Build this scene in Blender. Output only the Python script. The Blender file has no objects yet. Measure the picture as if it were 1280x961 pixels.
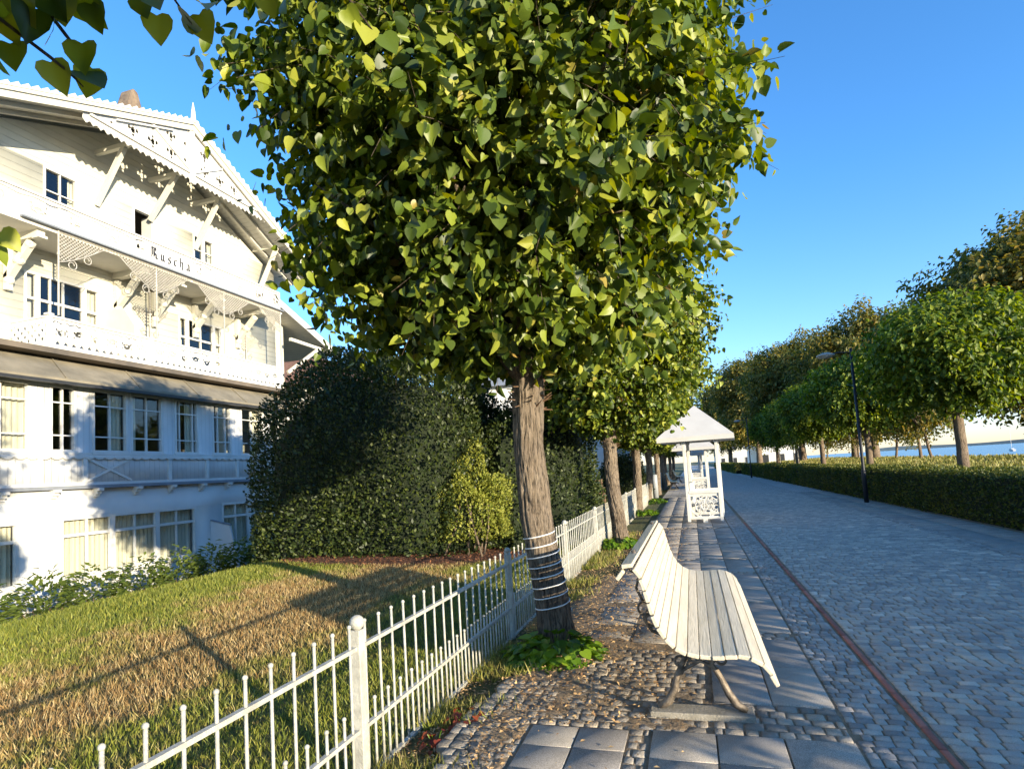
import bpy, bmesh, math, random
import numpy as np
from mathutils import Vector, Matrix, noise as mn
R = math.radians
sc = bpy.context.scene
col = sc.collection
random.seed(7)
rng = np.random.default_rng(11)

# ------------------------------------------------------------------ helpers
class MB:
    def __init__(s): s.v = []; s.f = []
    def box(s, x0, x1, y0, y1, z0, z1):
        if x0 > x1: x0, x1 = x1, x0
        if y0 > y1: y0, y1 = y1, y0
        if z0 > z1: z0, z1 = z1, z0
        b = len(s.v)
        s.v += [(x0,y0,z0),(x1,y0,z0),(x1,y1,z0),(x0,y1,z0),(x0,y0,z1),(x1,y0,z1),(x1,y1,z1),(x0,y1,z1)]
        s.f += [tuple(b+i for i in q) for q in ((0,3,2,1),(4,5,6,7),(0,1,5,4),(1,2,6,5),(2,3,7,6),(3,0,4,7))]
        return s
    def bar(s, p, q, w, h=None, up=(0,0,1)):
        """rectangular bar from p to q, w across, h along the up direction"""
        h = w if h is None else h
        p = Vector(p); q = Vector(q); d = (q-p).normalized(); u = Vector(up)
        if abs(d.dot(u)) > .98: u = Vector((1,0,0))
        r = d.cross(u).normalized(); u = r.cross(d).normalized()
        b = len(s.v)
        for c in (p, q):
            for a, e in ((-1,-1),(1,-1),(1,1),(-1,1)):
                s.v.append(tuple(c + r*a*w/2 + u*e*h/2))
        s.f += [tuple(b+i for i in k) for k in ((0,3,2,1),(4,5,6,7),(0,1,5,4),(1,2,6,5),(2,3,7,6),(3,0,4,7))]
        return s
    def tube(s, pts, rad, n=8, cap=True):
        pts = [Vector(p) for p in pts]
        rs = rad if isinstance(rad, (list, tuple)) else [rad]*len(pts)
        b = len(s.v); prev = None
        for i, p in enumerate(pts):
            d = (pts[min(i+1, len(pts)-1)] - pts[max(i-1, 0)]).normalized()
            if prev is None:
                a = Vector((0,0,1)) if abs(d.z) < .9 else Vector((1,0,0))
                r = d.cross(a).normalized()
            else:
                r = (prev - d*prev.dot(d)).normalized()
            prev = r; u = d.cross(r)
            for k in range(n):
                t = 2*math.pi*k/n
                s.v.append(tuple(p + (r*math.cos(t) + u*math.sin(t))*rs[i]))
        for i in range(len(pts)-1):
            for k in range(n):
                k2 = (k+1) % n
                s.f.append((b+i*n+k, b+i*n+k2, b+(i+1)*n+k2, b+(i+1)*n+k))
        if cap:
            s.f.append(tuple(b+k for k in range(n))[::-1])
            s.f.append(tuple(b+(len(pts)-1)*n+k for k in range(n)))
        return s
    def ball(s, c, r, n=12, m=8, sz=1):
        pts = []; rs = []
        b = len(s.v)
        for i in range(m+1):
            a = math.pi*i/m
            for k in range(n):
                t = 2*math.pi*k/n
                s.v.append((c[0]+r*math.sin(a)*math.cos(t), c[1]+r*math.sin(a)*math.sin(t), c[2]-sz*r*math.cos(a)))
        for i in range(m):
            for k in range(n):
                k2 = (k+1) % n
                s.f.append((b+i*n+k, b+i*n+k2, b+(i+1)*n+k2, b+(i+1)*n+k))
        return s
    def prism(s, poly, off):
        """poly: planar list of 3D points, off: extrusion vector"""
        b = len(s.v); n = len(poly); o = Vector(off)
        s.v += [tuple(p) for p in poly] + [tuple(Vector(p)+o) for p in poly]
        s.f.append(tuple(b+i for i in range(n))); s.f.append(tuple(b+n+i for i in range(n))[::-1])
        for i in range(n):
            j = (i+1) % n
            s.f.append((b+i, b+n+i, b+n+j, b+j))
        return s
    def build(s, name, mat, parent=None, smooth=False, bevel=0):
        me = bpy.data.meshes.new(name); me.from_pydata(s.v, [], s.f)
        bm = bmesh.new(); bm.from_mesh(me); bmesh.ops.recalc_face_normals(bm, faces=bm.faces)
        bm.to_mesh(me); bm.free()
        if mat: me.materials.append(mat)
        if smooth:
            for p in me.polygons: p.use_smooth = True
        o = bpy.data.objects.new(name, me); col.objects.link(o)
        if parent: o.parent = parent
        if bevel:
            m = o.modifiers.new('bevel', 'BEVEL'); m.width = bevel; m.segments = 2; m.limit_method = 'ANGLE'
        return o

def npmesh(name, V, faces, mat, parent=None, smooth=False):
    """V (n,3), faces (m,k) int array, all the same size, or a list of such arrays"""
    if not isinstance(faces, list): faces = [faces]
    me = bpy.data.meshes.new(name)
    me.vertices.add(len(V)); me.vertices.foreach_set('co', np.asarray(V, np.float32).ravel())
    nl = sum(f.size for f in faces); npol = sum(len(f) for f in faces)
    me.loops.add(nl); me.polygons.add(npol)
    me.loops.foreach_set('vertex_index', np.concatenate([f.ravel() for f in faces]).astype(np.int32))
    tot = np.concatenate([np.full(len(f), f.shape[1]) for f in faces])
    st = np.concatenate([[0], np.cumsum(tot)[:-1]])
    me.polygons.foreach_set('loop_start', st.astype(np.int32))
    if smooth: me.polygons.foreach_set('use_smooth', np.ones(npol, bool))
    me.update(calc_edges=True); me.validate()
    if mat: me.materials.append(mat)
    o = bpy.data.objects.new(name, me); col.objects.link(o)
    if parent: o.parent = parent
    return o

def tag(o, label=None, cat=None, group=None, kind=None):
    if label: o['label'] = label
    if cat: o['category'] = cat
    if group: o['group'] = group
    if kind: o['kind'] = kind
    return o
def empty(name, loc=(0,0,0), rz=0, label=None, cat=None, group=None):
    o = bpy.data.objects.new(name, None); col.objects.link(o)
    o.location = loc; o.rotation_euler = (0,0,rz); o.empty_display_size = .3
    return tag(o, label, cat, group)
def copy_tree(o, parent=None):
    c = o.copy(); col.objects.link(c); c.parent = parent
    for ch in list(o.children): copy_tree(ch, c)
    return c

# ------------------------------------------------------------------ materials
def nodes(name):
    m = bpy.data.materials.new(name); m.use_nodes = True
    nt = m.node_tree; nt.nodes.clear()
    out = nt.nodes.new('ShaderNodeOutputMaterial')
    return m, nt, out
def N(nt, t, **k):
    n = nt.nodes.new(t)
    for a, b in k.items(): setattr(n, a, b)
    return n
def L(nt, a, b): nt.links.new(a, b)
def ramp(nt, fac, stops, interp='LINEAR'):
    r = N(nt, 'ShaderNodeValToRGB'); r.color_ramp.interpolation = interp
    el = r.color_ramp.elements
    while len(el) < len(stops): el.new(.5)
    for e, (p, c) in zip(el, stops):
        e.position = p; e.color = (*c, 1) if len(c) == 3 else c
    if fac is not None: L(nt, fac, r.inputs['Fac'])
    return r
def noise_tex(nt, scale, detail=4, rough=.55, coord=None, stretch=None):
    if coord is None:
        tc = N(nt, 'ShaderNodeTexCoord'); coord = tc.outputs['Object']
    if stretch:
        mp = N(nt, 'ShaderNodeMapping'); mp.inputs['Scale'].default_value = stretch; L(nt, coord, mp.inputs['Vector']); coord = mp.outputs['Vector']
    n = N(nt, 'ShaderNodeTexNoise'); n.inputs['Scale'].default_value = scale; n.inputs['Detail'].default_value = detail
    n.inputs['Roughness'].default_value = rough; L(nt, coord, n.inputs['Vector'])
    return n
def surf(name, c1, c2=None, scale=4, rough=.6, bump=0, bscale=None, metallic=0, island=None, spec=.4, stretch=None, fine=0):
    """painted / mineral surface: two tone noise, optional per-island variation, bump"""
    m, nt, out = nodes(name); c2 = c2 or tuple(x*.82 for x in c1)
    b = N(nt, 'ShaderNodeBsdfPrincipled'); L(nt, b.outputs[0], out.inputs['Surface'])
    b.inputs['Roughness'].default_value = rough; b.inputs['Metallic'].default_value = metallic
    b.inputs['Specular IOR Level'].default_value = spec
    n = noise_tex(nt, scale, 6, .6, stretch=stretch)
    r = ramp(nt, n.outputs['Fac'], [(.35, c2), (.65, c1)])
    cur = r.outputs['Color']
    if island:
        g = N(nt, 'ShaderNodeNewGeometry')
        r2 = ramp(nt, g.outputs['Random Per Island'], island)
        mx = N(nt, 'ShaderNodeMix', data_type='RGBA', blend_type='MULTIPLY'); mx.inputs['Factor'].default_value = 1
        L(nt, cur, mx.inputs['A']); L(nt, r2.outputs['Color'], mx.inputs['B']); cur = mx.outputs['Result']
    if fine:
        n3 = noise_tex(nt, 220, 2, .5)
        r3 = ramp(nt, n3.outputs['Fac'], [(.3, (1-fine,)*3), (.7, (1+fine*.6,)*3)])
        mx = N(nt, 'ShaderNodeMix', data_type='RGBA', blend_type='MULTIPLY'); mx.inputs['Factor'].default_value = 1
        L(nt, cur, mx.inputs['A']); L(nt, r3.outputs['Color'], mx.inputs['B']); cur = mx.outputs['Result']
    L(nt, cur, b.inputs['Base Color'])
    if bump:
        n2 = noise_tex(nt, bscale or scale*8, 5, .6, stretch=stretch)
        bp = N(nt, 'ShaderNodeBump'); bp.inputs['Strength'].default_value = min(1, bump); bp.inputs['Distance'].default_value = .01*max(1, bump)
        L(nt, n2.outputs['Fac'], bp.inputs['Height']); L(nt, bp.outputs[0], b.inputs['Normal'])
    return m
def leafmat(name, stops, trans=.35, rough=.45, vein=False, patch=None):
    m, nt, out = nodes(name)
    g = N(nt, 'ShaderNodeNewGeometry')
    r = ramp(nt, g.outputs['Random Per Island'], stops)
    cur = r.outputs['Color']
    if patch:
        n = noise_tex(nt, patch[0], 3, .6)
        r2 = ramp(nt, n.outputs['Fac'], [(.4, patch[1]), (.62, patch[2])])
        mx = N(nt, 'ShaderNodeMix', data_type='RGBA', blend_type='MULTIPLY'); mx.inputs['Factor'].default_value = 1
        L(nt, cur, mx.inputs['A']); L(nt, r2.outputs['Color'], mx.inputs['B']); cur = mx.outputs['Result']
    b = N(nt, 'ShaderNodeBsdfPrincipled'); b.inputs['Roughness'].default_value = rough; b.inputs['Specular IOR Level'].default_value = .35
    L(nt, cur, b.inputs['Base Color'])
    t = N(nt, 'ShaderNodeBsdfTranslucent')
    hs = N(nt, 'ShaderNodeHueSaturation'); hs.inputs['Hue'].default_value = .485; hs.inputs['Saturation'].default_value = 1.15; hs.inputs['Value'].default_value = 1.5
    L(nt, cur, hs.inputs['Color']); L(nt, hs.outputs[0], t.inputs['Color'])
    mx = N(nt, 'ShaderNodeMixShader'); mx.inputs[0].default_value = trans
    L(nt, b.outputs[0], mx.inputs[1]); L(nt, t.outputs[0], mx.inputs[2]); L(nt, mx.outputs[0], out.inputs['Surface'])
    return m

M = {}
M['white'] = surf('white_paint', (.64,.63,.60), (.57,.56,.52), 3, .45, .25, 60)
M['wood_white'] = surf('white_bench_paint', (.70,.62,.47), (.58,.51,.38), 5, .4, .5, 14, stretch=(6,.5,6), island=[(0,(.93,.93,.93)),(.5,(1,1,1)),(1,(.97,.96,.93))])
M['fence'] = surf('weathered_white_paint', (.50,.49,.43), (.34,.325,.28), 14, .5, .5, 90)
M['iron'] = surf('cast_iron', (.26,.21,.16), (.08,.065,.05), 18, .55, .5, 80, metallic=.4)
M['iron_pale'] = surf('pale_iron', (.42,.40,.36), (.32,.30,.26), 9, .5, .2)
M['cream'] = surf('cream_plaster', (.62,.60,.51), (.58,.55,.46), 1.2, .85, .25, 60)
M['plaster'] = surf('white_plaster', (.66,.66,.64), (.58,.58,.56), 1.1, .85, .3, 45)
M['soffit'] = surf('soffit_paint', (.66,.63,.56), (.58,.55,.48), 2, .6, .1)
M['dark'] = surf('dark_metal', (.05,.05,.05), None, 8, .4, .1, metallic=.3)
M['grey_trim'] = surf('grey_blue_trim', (.22,.24,.27), None, 4, .6, .1)
M['felt'] = surf('bitumen_felt', (.27,.235,.17), (.17,.15,.11), 1.7, .9, .6, 70, fine=.2)
M['tile'] = surf('clay_tile', (.23,.12,.08), (.14,.08,.055), 6, .85, 1, 40)
M['slate'] = surf('mossy_slate', (.24,.18,.12), (.12,.09,.07), 5, .9, 1, 16)
M['curtain'] = surf('curtain_cloth', (.78,.72,.56), (.6,.54,.42), 3, .9, .6, 5, stretch=(9,9,.25))
M['room'] = surf('interior', (.16,.13,.10), (.08,.07,.06), 1, .9)
M['concrete'] = surf('concrete', (.34,.31,.26), (.24,.22,.18), 9, .9, .8, 80, fine=.2)
M['canvas'] = surf('white_canvas', (.58,.57,.55), (.50,.49,.47), 1.5, .6, .1)
M['black'] = surf('black_paint', (.02,.02,.025), None, 5, .5)
M['rope'] = surf('white_cord', (.8,.79,.76), None, 20, .4)
M['brown'] = surf('brown_wood', (.16,.09,.05), (.1,.06,.035), 6, .6, .3)
M['slab'] = surf('granite_slab', (.47,.42,.36), (.33,.295,.25), 3.4, .85, .3, 300, island=[(0,(.78,.78,.8)),(.4,(.95,.94,.93)),(.7,(1.02,1,.97)),(1,(1.12,1.1,1.05))], fine=.5)
M['sett'] = surf('basalt_sett', (.55,.47,.38), (.41,.35,.29), 3, .6, .7, 70, island=[(0,(.68,.7,.73)),(.3,(.9,.9,.93)),(.7,(1.05,1.03,1)),(.93,(1.2,1.16,1.1)),(1,(1.6,1.55,1.5))], fine=.2)
M['sett_light'] = surf('granite_sett', (.44,.40,.36), (.32,.295,.26), 3, .7, .7, 70, island=[(0,(.65,.65,.66)),(.4,(.95,.94,.93)),(.8,(1.08,1.05,1)),(1,(1.35,1.3,1.22))], fine=.2)
M['sett_worn'] = surf('worn_sett', (.40,.35,.29), (.28,.24,.19), 5, .85, .9, 60, island=[(0,(.6,.6,.6)),(.5,(1,1,1)),(1,(1.35,1.3,1.2))], fine=.25)
M['redbrick'] = surf('red_clinker', (.50,.16,.10), (.36,.13,.09), 12, .75, .5, 60, island=[(0,(.7,.7,.75)),(.6,(1,1,1)),(1,(1.35,1.5,1.6))])
M['soil'] = surf('sandy_joint_soil', (.36,.265,.17), (.20,.145,.09), 6, .95, 1, 50, fine=.3)
M['litter'] = surf('dry_leaf_bits', (.46,.31,.16), (.33,.21,.11), 30, .8, island=[(0,(.35,.28,.25)),(.4,(.8,.75,.7)),(.8,(1.25,1.2,1.05)),(1,(1.6,1.6,1.4))])

# clapboards / vertical boarding
def boards(name, c, axis, pitch, depth=.012, line=.55):
    m, nt, out = nodes(name)
    b = N(nt, 'ShaderNodeBsdfPrincipled'); L(nt, b.outputs[0], out.inputs['Surface']); b.inputs['Roughness'].default_value = .6
    tc = N(nt, 'ShaderNodeTexCoord'); sp = N(nt, 'ShaderNodeSeparateXYZ'); L(nt, tc.outputs['Object'], sp.inputs[0])
    mu = N(nt, 'ShaderNodeMath', operation='MULTIPLY'); mu.inputs[1].default_value = 1/pitch; L(nt, sp.outputs[axis], mu.inputs[0])
    fr = N(nt, 'ShaderNodeMath', operation='FRACT'); L(nt, mu.outputs[0], fr.inputs[0])
    rr = ramp(nt, fr.outputs[0], [(0,(0,0,0)),(.07,(1,1,1)),(.93,(1,1,1)),(1,(0,0,0))])
    n = noise_tex(nt, 2, 5); rc = ramp(nt, n.outputs['Fac'], [(.35, tuple(x*.9 for x in c)), (.65, c)])
    mx = N(nt, 'ShaderNodeMix', data_type='RGBA'); mx.inputs['A'].default_value = (*[x*line for x in c], 1)
    L(nt, rr.outputs[0], mx.inputs['Factor']); L(nt, rc.outputs[0], mx.inputs['B']); L(nt, mx.outputs['Result'], b.inputs['Base Color'])
    bp = N(nt, 'ShaderNodeBump'); bp.inputs['Strength'].default_value = .8; bp.inputs['Distance'].default_value = depth
    L(nt, rr.outputs[0], bp.inputs['Height']); L(nt, bp.outputs[0], b.inputs['Normal'])
    return m
M['clap'] = boards('cream_clapboard', (.60,.58,.48), 2, .19, .012, .85)
M['vboard'] = boards('white_vertical_boards', (.62,.62,.61), 1, .14, .008, .75)
M['soffit_b'] = boards('soffit_boards', (.62,.59,.52), 1, .16, .01, .6)

def glass():
    m, nt, out = nodes('window_glass')
    t = N(nt, 'ShaderNodeBsdfTransparent'); t.inputs[0].default_value = (.9,.92,.92,1)
    g = N(nt, 'ShaderNodeBsdfGlossy'); g.inputs['Roughness'].default_value = .02
    n = noise_tex(nt, 1.3, 1); bp = N(nt, 'ShaderNodeBump'); bp.inputs['Strength'].default_value = .25; bp.inputs['Distance'].default_value = .02
    L(nt, n.outputs['Fac'], bp.inputs['Height']); L(nt, bp.outputs[0], g.inputs['Normal'])
    f = N(nt, 'ShaderNodeLayerWeight'); pw_ = N(nt, 'ShaderNodeMath', operation='POWER'); pw_.inputs[1].default_value = 3.5; L(nt, f.outputs['Facing'], pw_.inputs[0])
    ma = N(nt, 'ShaderNodeMath', operation='MULTIPLY_ADD'); ma.inputs[1].default_value = .7; ma.inputs[2].default_value = .05; L(nt, pw_.outputs[0], ma.inputs[0])
    mx = N(nt, 'ShaderNodeMixShader'); L(nt, ma.outputs[0], mx.inputs[0]); L(nt, t.outputs[0], mx.inputs[1]); L(nt, g.outputs[0], mx.inputs[2])
    L(nt, mx.outputs[0], out.inputs['Surface']); return m
M['glass'] = glass()

def bark(name, c1, c2):
    m, nt, out = nodes(name)
    b = N(nt, 'ShaderNodeBsdfPrincipled'); L(nt, b.outputs[0], out.inputs['Surface']); b.inputs['Roughness'].default_value = .9
    n = noise_tex(nt, 34, 8, .72, stretch=(1.7,1.7,.22)); r = ramp(nt, n.outputs['Fac'], [(.40, c2), (.50, c1), (.66, tuple(x*1.5 for x in c1))])
    n0 = noise_tex(nt, 2.5, 3, .6); r0 = ramp(nt, n0.outputs['Fac'], [(.35,(.75,.72,.68)),(.65,(1.1,1.1,1.05))])
    mx = N(nt, 'ShaderNodeMix', data_type='RGBA', blend_type='MULTIPLY'); mx.inputs['Factor'].default_value = 1
    L(nt, r.outputs[0], mx.inputs['A']); L(nt, r0.outputs[0], mx.inputs['B']); L(nt, mx.outputs['Result'], b.inputs['Base Color'])
    n2 = noise_tex(nt, 34, 8, .75, stretch=(1.7,1.7,.22)); bp = N(nt, 'ShaderNodeBump'); bp.inputs['Strength'].default_value = 1; bp.inputs['Distance'].default_value = .045
    L(nt, n2.outputs['Fac'], bp.inputs['Height']); L(nt, bp.outputs[0], b.inputs['Normal']); return m
M['bark'] = bark('lime_bark', (.23,.18,.135), (.05,.037,.027))
M['bark2'] = bark('dark_bark', (.20,.15,.11), (.07,.05,.035))

M['lime'] = leafmat('lime_leaf', [(0,(.030,.055,.010)),(.4,(.085,.13,.017)),(.75,(.21,.26,.03)),(.985,(.34,.35,.05)),(1,(.30,.20,.06))], .3, .42)
M['far_leaf'] = leafmat('broad_leaf', [(0,(.05,.09,.014)),(.5,(.13,.20,.025)),(1,(.30,.34,.05))], .4, .5, patch=(.5,(.7,.75,.7),(1.15,1.1,1)))
M['old_leaf'] = leafmat('turning_leaf', [(0,(.06,.085,.018)),(.5,(.15,.16,.035)),(1,(.34,.27,.07))], .4, .5, patch=(.4,(.7,.75,.7),(1.25,1.1,.9)))
M['yew'] = leafmat('yew_leaf', [(0,(.016,.028,.008)),(.6,(.032,.05,.010)),(1,(.08,.10,.018))], .15, .5)
M['gold'] = leafmat('sunlit_yew_leaf', [(0,(.16,.20,.03)),(1,(.36,.36,.07))], .35, .5)  # sunlight on the evergreen, put into the leaf colour
M['hedge'] = leafmat('hedge_leaf', [(0,(.04,.06,.012)),(.6,(.09,.12,.02)),(1,(.20,.20,.05))], .3, .5, patch=(1.2,(.75,.8,.7),(1.3,1.1,.9)))
M['ivy'] = leafmat('heart_leaf', [(0,(.06,.13,.015)),(.6,(.14,.26,.02)),(1,(.30,.42,.04))], .45, .35)
M['peony'] = leafmat('bed_leaf', [(0,(.05,.09,.02)),(1,(.17,.22,.04))], .4, .75)
M['redleaf'] = leafmat('red_leaf', [(0,(.12,.02,.015)),(1,(.28,.07,.03))], .3, .5)

def grassmat(name, dry):
    m, nt, out = nodes(name)
    g = N(nt, 'ShaderNodeNewGeometry')
    r = ramp(nt, g.outputs['Random Per Island'], [(0,(.10,.14,.018)),(.55,(.22,.25,.03)),(1,(.40,.38,.07))])
    rd = ramp(nt, g.outputs['Random Per Island'], [(0,(.25,.14,.05)),(.6,(.45,.30,.12)),(1,(.68,.54,.27))])
    tc = N(nt, 'ShaderNodeTexCoord')
    n = noise_tex(nt, 1.1, 5, .7, tc.outputs['Object'], stretch=(1,.6,1)); n2 = noise_tex(nt, 9, 4, .7, tc.outputs['Object'])
    sp = N(nt, 'ShaderNodeSeparateXYZ'); L(nt, tc.outputs['Object'], sp.inputs[0])
    if dry:
        # a worn, mown-over band runs along the lawn about 4 m off the fence
        a = N(nt, 'ShaderNodeMath', operation='ADD'); a.inputs[1].default_value = 4.4; L(nt, sp.outputs[0], a.inputs[0])
        ab = N(nt, 'ShaderNodeMath', operation='ABSOLUTE'); L(nt, a.outputs[0], ab.inputs[0])
        mr = N(nt, 'ShaderNodeMapRange'); L(nt, ab.outputs[0], mr.inputs[0]); mr.inputs[1].default_value = .4; mr.inputs[2].default_value = 2.6; mr.inputs[3].default_value = .30; mr.inputs[4].default_value = -.12
        s1 = N(nt, 'ShaderNodeMath', operation='ADD'); L(nt, n.outputs['Fac'], s1.inputs[0]); L(nt, mr.outputs[0], s1.inputs[1])
        s2 = N(nt, 'ShaderNodeMath', operation='MULTIPLY_ADD'); L(nt, n2.outputs['Fac'], s2.inputs[0]); s2.inputs[1].default_value = .5; L(nt, s1.outputs[0], s2.inputs[2])
        rr = ramp(nt, s2.outputs[0], [(.84,(0,0,0)),(1.2,(1,1,1))])
        fac = rr.outputs[0]
    else:
        rr = ramp(nt, n2.outputs['Fac'], [(.42,(0,0,0)),(.66,(.75,.75,.75))]); fac = rr.outputs[0]
    mx = N(nt, 'ShaderNodeMix', data_type='RGBA'); L(nt, fac, mx.inputs['Factor']); L(nt, r.outputs[0], mx.inputs['A']); L(nt, rd.outputs[0], mx.inputs['B'])
    b = N(nt, 'ShaderNodeBsdfPrincipled'); b.inputs['Roughness'].default_value = .55; L(nt, mx.outputs['Result'], b.inputs['Base Color'])
    t = N(nt, 'ShaderNodeBsdfTranslucent'); L(nt, mx.outputs['Result'], t.inputs['Color'])
    ms = N(nt, 'ShaderNodeMixShader'); ms.inputs[0].default_value = .3; L(nt, b.outputs[0], ms.inputs[1]); L(nt, t.outputs[0], ms.inputs[2])
    L(nt, ms.outputs[0], out.inputs['Surface']); return m
M['grass'] = grassmat('lawn_blade', True)
M['grass2'] = grassmat('park_blade', False)

def groundmat():
    m, nt, out = nodes('lawn_ground')
    b = N(nt, 'ShaderNodeBsdfPrincipled'); b.inputs['Roughness'].default_value = .95; L(nt, b.outputs[0], out.inputs['Surface'])
    n = noise_tex(nt, 1.1, 6, .7); r = ramp(nt, n.outputs['Fac'], [(.35,(.07,.09,.018)),(.55,(.12,.12,.035)),(.7,(.20,.13,.06))])
    n2 = noise_tex(nt, 60, 4, .7); r2 = ramp(nt, n2.outputs['Fac'], [(.3,(.5,.5,.5)),(.7,(1.3,1.3,1.3))])
    mx = N(nt, 'ShaderNodeMix', data_type='RGBA', blend_type='MULTIPLY'); mx.inputs['Factor'].default_value = 1
    L(nt, r.outputs[0], mx.inputs['A']); L(nt, r2.outputs[0], mx.inputs['B']); L(nt, mx.outputs['Result'], b.inputs['Base Color'])
    bp = N(nt, 'ShaderNodeBump'); bp.inputs['Strength'].default_value = 1; bp.inputs['Distance'].default_value = .03; L(nt, n2.outputs['Fac'], bp.inputs['Height']); L(nt, bp.outputs[0], b.inputs['Normal'])
    return m
M['ground'] = groundmat()
M['mulch'] = surf('bark_mulch', (.15,.06,.03), (.07,.03,.018), 20, .95, 1, 60, fine=.4)
M['mulchbit'] = surf('bark_chip', (.20,.085,.04), (.13,.05,.025), 20, .9, island=[(0,(.4,.4,.4)),(.6,(1,1,1)),(1,(1.9,1.9,1.7))])

def seamat():
    m, nt, out = nodes('sea_water')
    b = N(nt, 'ShaderNodeBsdfPrincipled'); b.inputs['Base Color'].default_value = (.05,.20,.32,1); b.inputs['Roughness'].default_value = .25; b.inputs['IOR'].default_value = 1.33
    n = noise_tex(nt, .6, 6, .6, stretch=(1,.3,1)); bp = N(nt, 'ShaderNodeBump'); bp.inputs['Strength'].default_value = .6; bp.inputs['Distance'].default_value = .3
    L(nt, n.outputs['Fac'], bp.inputs['Height']); L(nt, bp.outputs[0], b.inputs['Normal']); L(nt, b.outputs[0], out.inputs['Surface']); return m
M['sea'] = seamat()
def farpave():
    m, nt, out = nodes('far_setts')
    b = N(nt, 'ShaderNodeBsdfPrincipled'); b.inputs['Roughness'].default_value = .7; L(nt, b.outputs[0], out.inputs['Surface'])
    tc = N(nt, 'ShaderNodeTexCoord'); br = N(nt, 'ShaderNodeTexBrick'); L(nt, tc.outputs['Object'], br.inputs['Vector'])
    for k, v in (('Scale',1),('Brick Width',.1),('Row Height',.09),('Mortar Size',.006)): br.inputs[k].default_value = v
    br.inputs['Color1'].default_value = (.40,.34,.28,1); br.inputs['Color2'].default_value = (.54,.47,.39,1); br.inputs['Mortar'].default_value = (.07,.06,.05,1)
    L(nt, br.outputs[0], b.inputs['Base Color']); return m
M['farpave'] = farpave()
def farslab():
    m, nt, out = nodes('far_slabs')
    b = N(nt, 'ShaderNodeBsdfPrincipled'); b.inputs['Roughness'].default_value = .8; L(nt, b.outputs[0], out.inputs['Surface'])
    tc = N(nt, 'ShaderNodeTexCoord'); br = N(nt, 'ShaderNodeTexBrick'); L(nt, tc.outputs['Object'], br.inputs['Vector'])
    for k, v in (('Scale',1),('Brick Width',.66),('Row Height',.33),('Mortar Size',.008)): br.inputs[k].default_value = v
    br.inputs['Color1'].default_value = (.40,.365,.32,1); br.inputs['Color2'].default_value = (.50,.46,.41,1); br.inputs['Mortar'].default_value = (.08,.07,.05,1)
    L(nt, br.outputs[0], b.inputs['Base Color']); return m
M['farslab'] = farslab()

# ------------------------------------------------------------------ camera
psi, pit, rol = R(16.6), R(4.3), R(3.4)
fw = Vector((-math.sin(psi)*math.cos(pit), math.cos(psi)*math.cos(pit), math.sin(pit)))
r0 = Vector((math.cos(psi), math.sin(psi), 0)); u0 = r0.cross(fw)
RR = r0*math.cos(rol) - u0*math.sin(rol); UU = r0*math.sin(rol) + u0*math.cos(rol)
cam = bpy.data.cameras.new('camera'); co = bpy.data.objects.new('camera', cam); col.objects.link(co)
mt = Matrix((RR, UU, -fw)).transposed().to_4x4(); mt.translation = Vector((0,0,1.45)); co.matrix_world = mt
cam.sensor_width = 36; cam.lens = 740/1280*36; cam.shift_y = 54.5/1280; cam.clip_end = 20000; cam.clip_start = .05
sc.camera = co

# ------------------------------------------------------------------ light
SUN_EL, SUN_DIR = 9.2, Vector((.848,-.53,0))
w = bpy.data.worlds.new('World'); sc.world = w; w.use_nodes = True
nt = w.node_tree; nt.nodes.clear()
sky = nt.nodes.new('ShaderNodeTexSky'); sky.sky_type = 'NISHITA'; sky.sun_disc = False
sky.sun_elevation = R(SUN_EL); sky.sun_rotation = math.atan2(SUN_DIR.x, SUN_DIR.y); sky.altitude = 0; sky.air_density = 1.0; sky.dust_density = .1; sky.ozone_density = 2.0
bg = nt.nodes.new('ShaderNodeBackground'); bg.inputs[1].default_value = .148
wo = nt.nodes.new('ShaderNodeOutputWorld'); hs = nt.nodes.new('ShaderNodeHueSaturation'); hs.inputs['Saturation'].default_value = 1.12
tm = nt.nodes.new('ShaderNodeMix'); tm.data_type = 'RGBA'; tm.blend_type = 'MULTIPLY'; tm.inputs['Factor'].default_value = 1; tm.inputs['B'].default_value = (.80,.97,1.36,1)
tcw = nt.nodes.new('ShaderNodeTexCoord'); spw = nt.nodes.new('ShaderNodeSeparateXYZ'); nt.links.new(tcw.outputs['Generated'], spw.inputs[0])
rw = ramp(nt, spw.outputs[2], [(0,(.70,.80,1.55)),(.06,(.76,.88,1.38)),(.14,(.80,.95,1.28)),(.4,(.60,.97,1.34))]); nt.links.new(rw.outputs[0], tm.inputs['B'])
nt.links.new(sky.outputs[0], hs.inputs['Color']); nt.links.new(hs.outputs[0], tm.inputs['A']); nt.links.new(tm.outputs['Result'], bg.inputs[0]); nt.links.new(bg.outputs[0], wo.inputs[0])
sl = bpy.data.lights.new('sun', 'SUN'); sl.energy = 4.6; sl.angle = R(.5); sl.color = (1,.86,.62)
so = bpy.data.objects.new('sun', sl); col.objects.link(so)
el = R(SUN_EL); sd = Vector((SUN_DIR.x*math.cos(el), SUN_DIR.y*math.cos(el), math.sin(el)))
so.rotation_euler = sd.to_track_quat('Z', 'Y').to_euler()
sc.view_settings.view_transform = 'Standard'; sc.view_settings.look = 'None'; sc.view_settings.exposure = 1.3; sc.view_settings.gamma = 1
sc.cycles.max_bounces = 8; sc.cycles.diffuse_bounces = 3; sc.cycles.transparent_max_bounces = 16; sc.cycles.use_denoising = True

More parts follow.
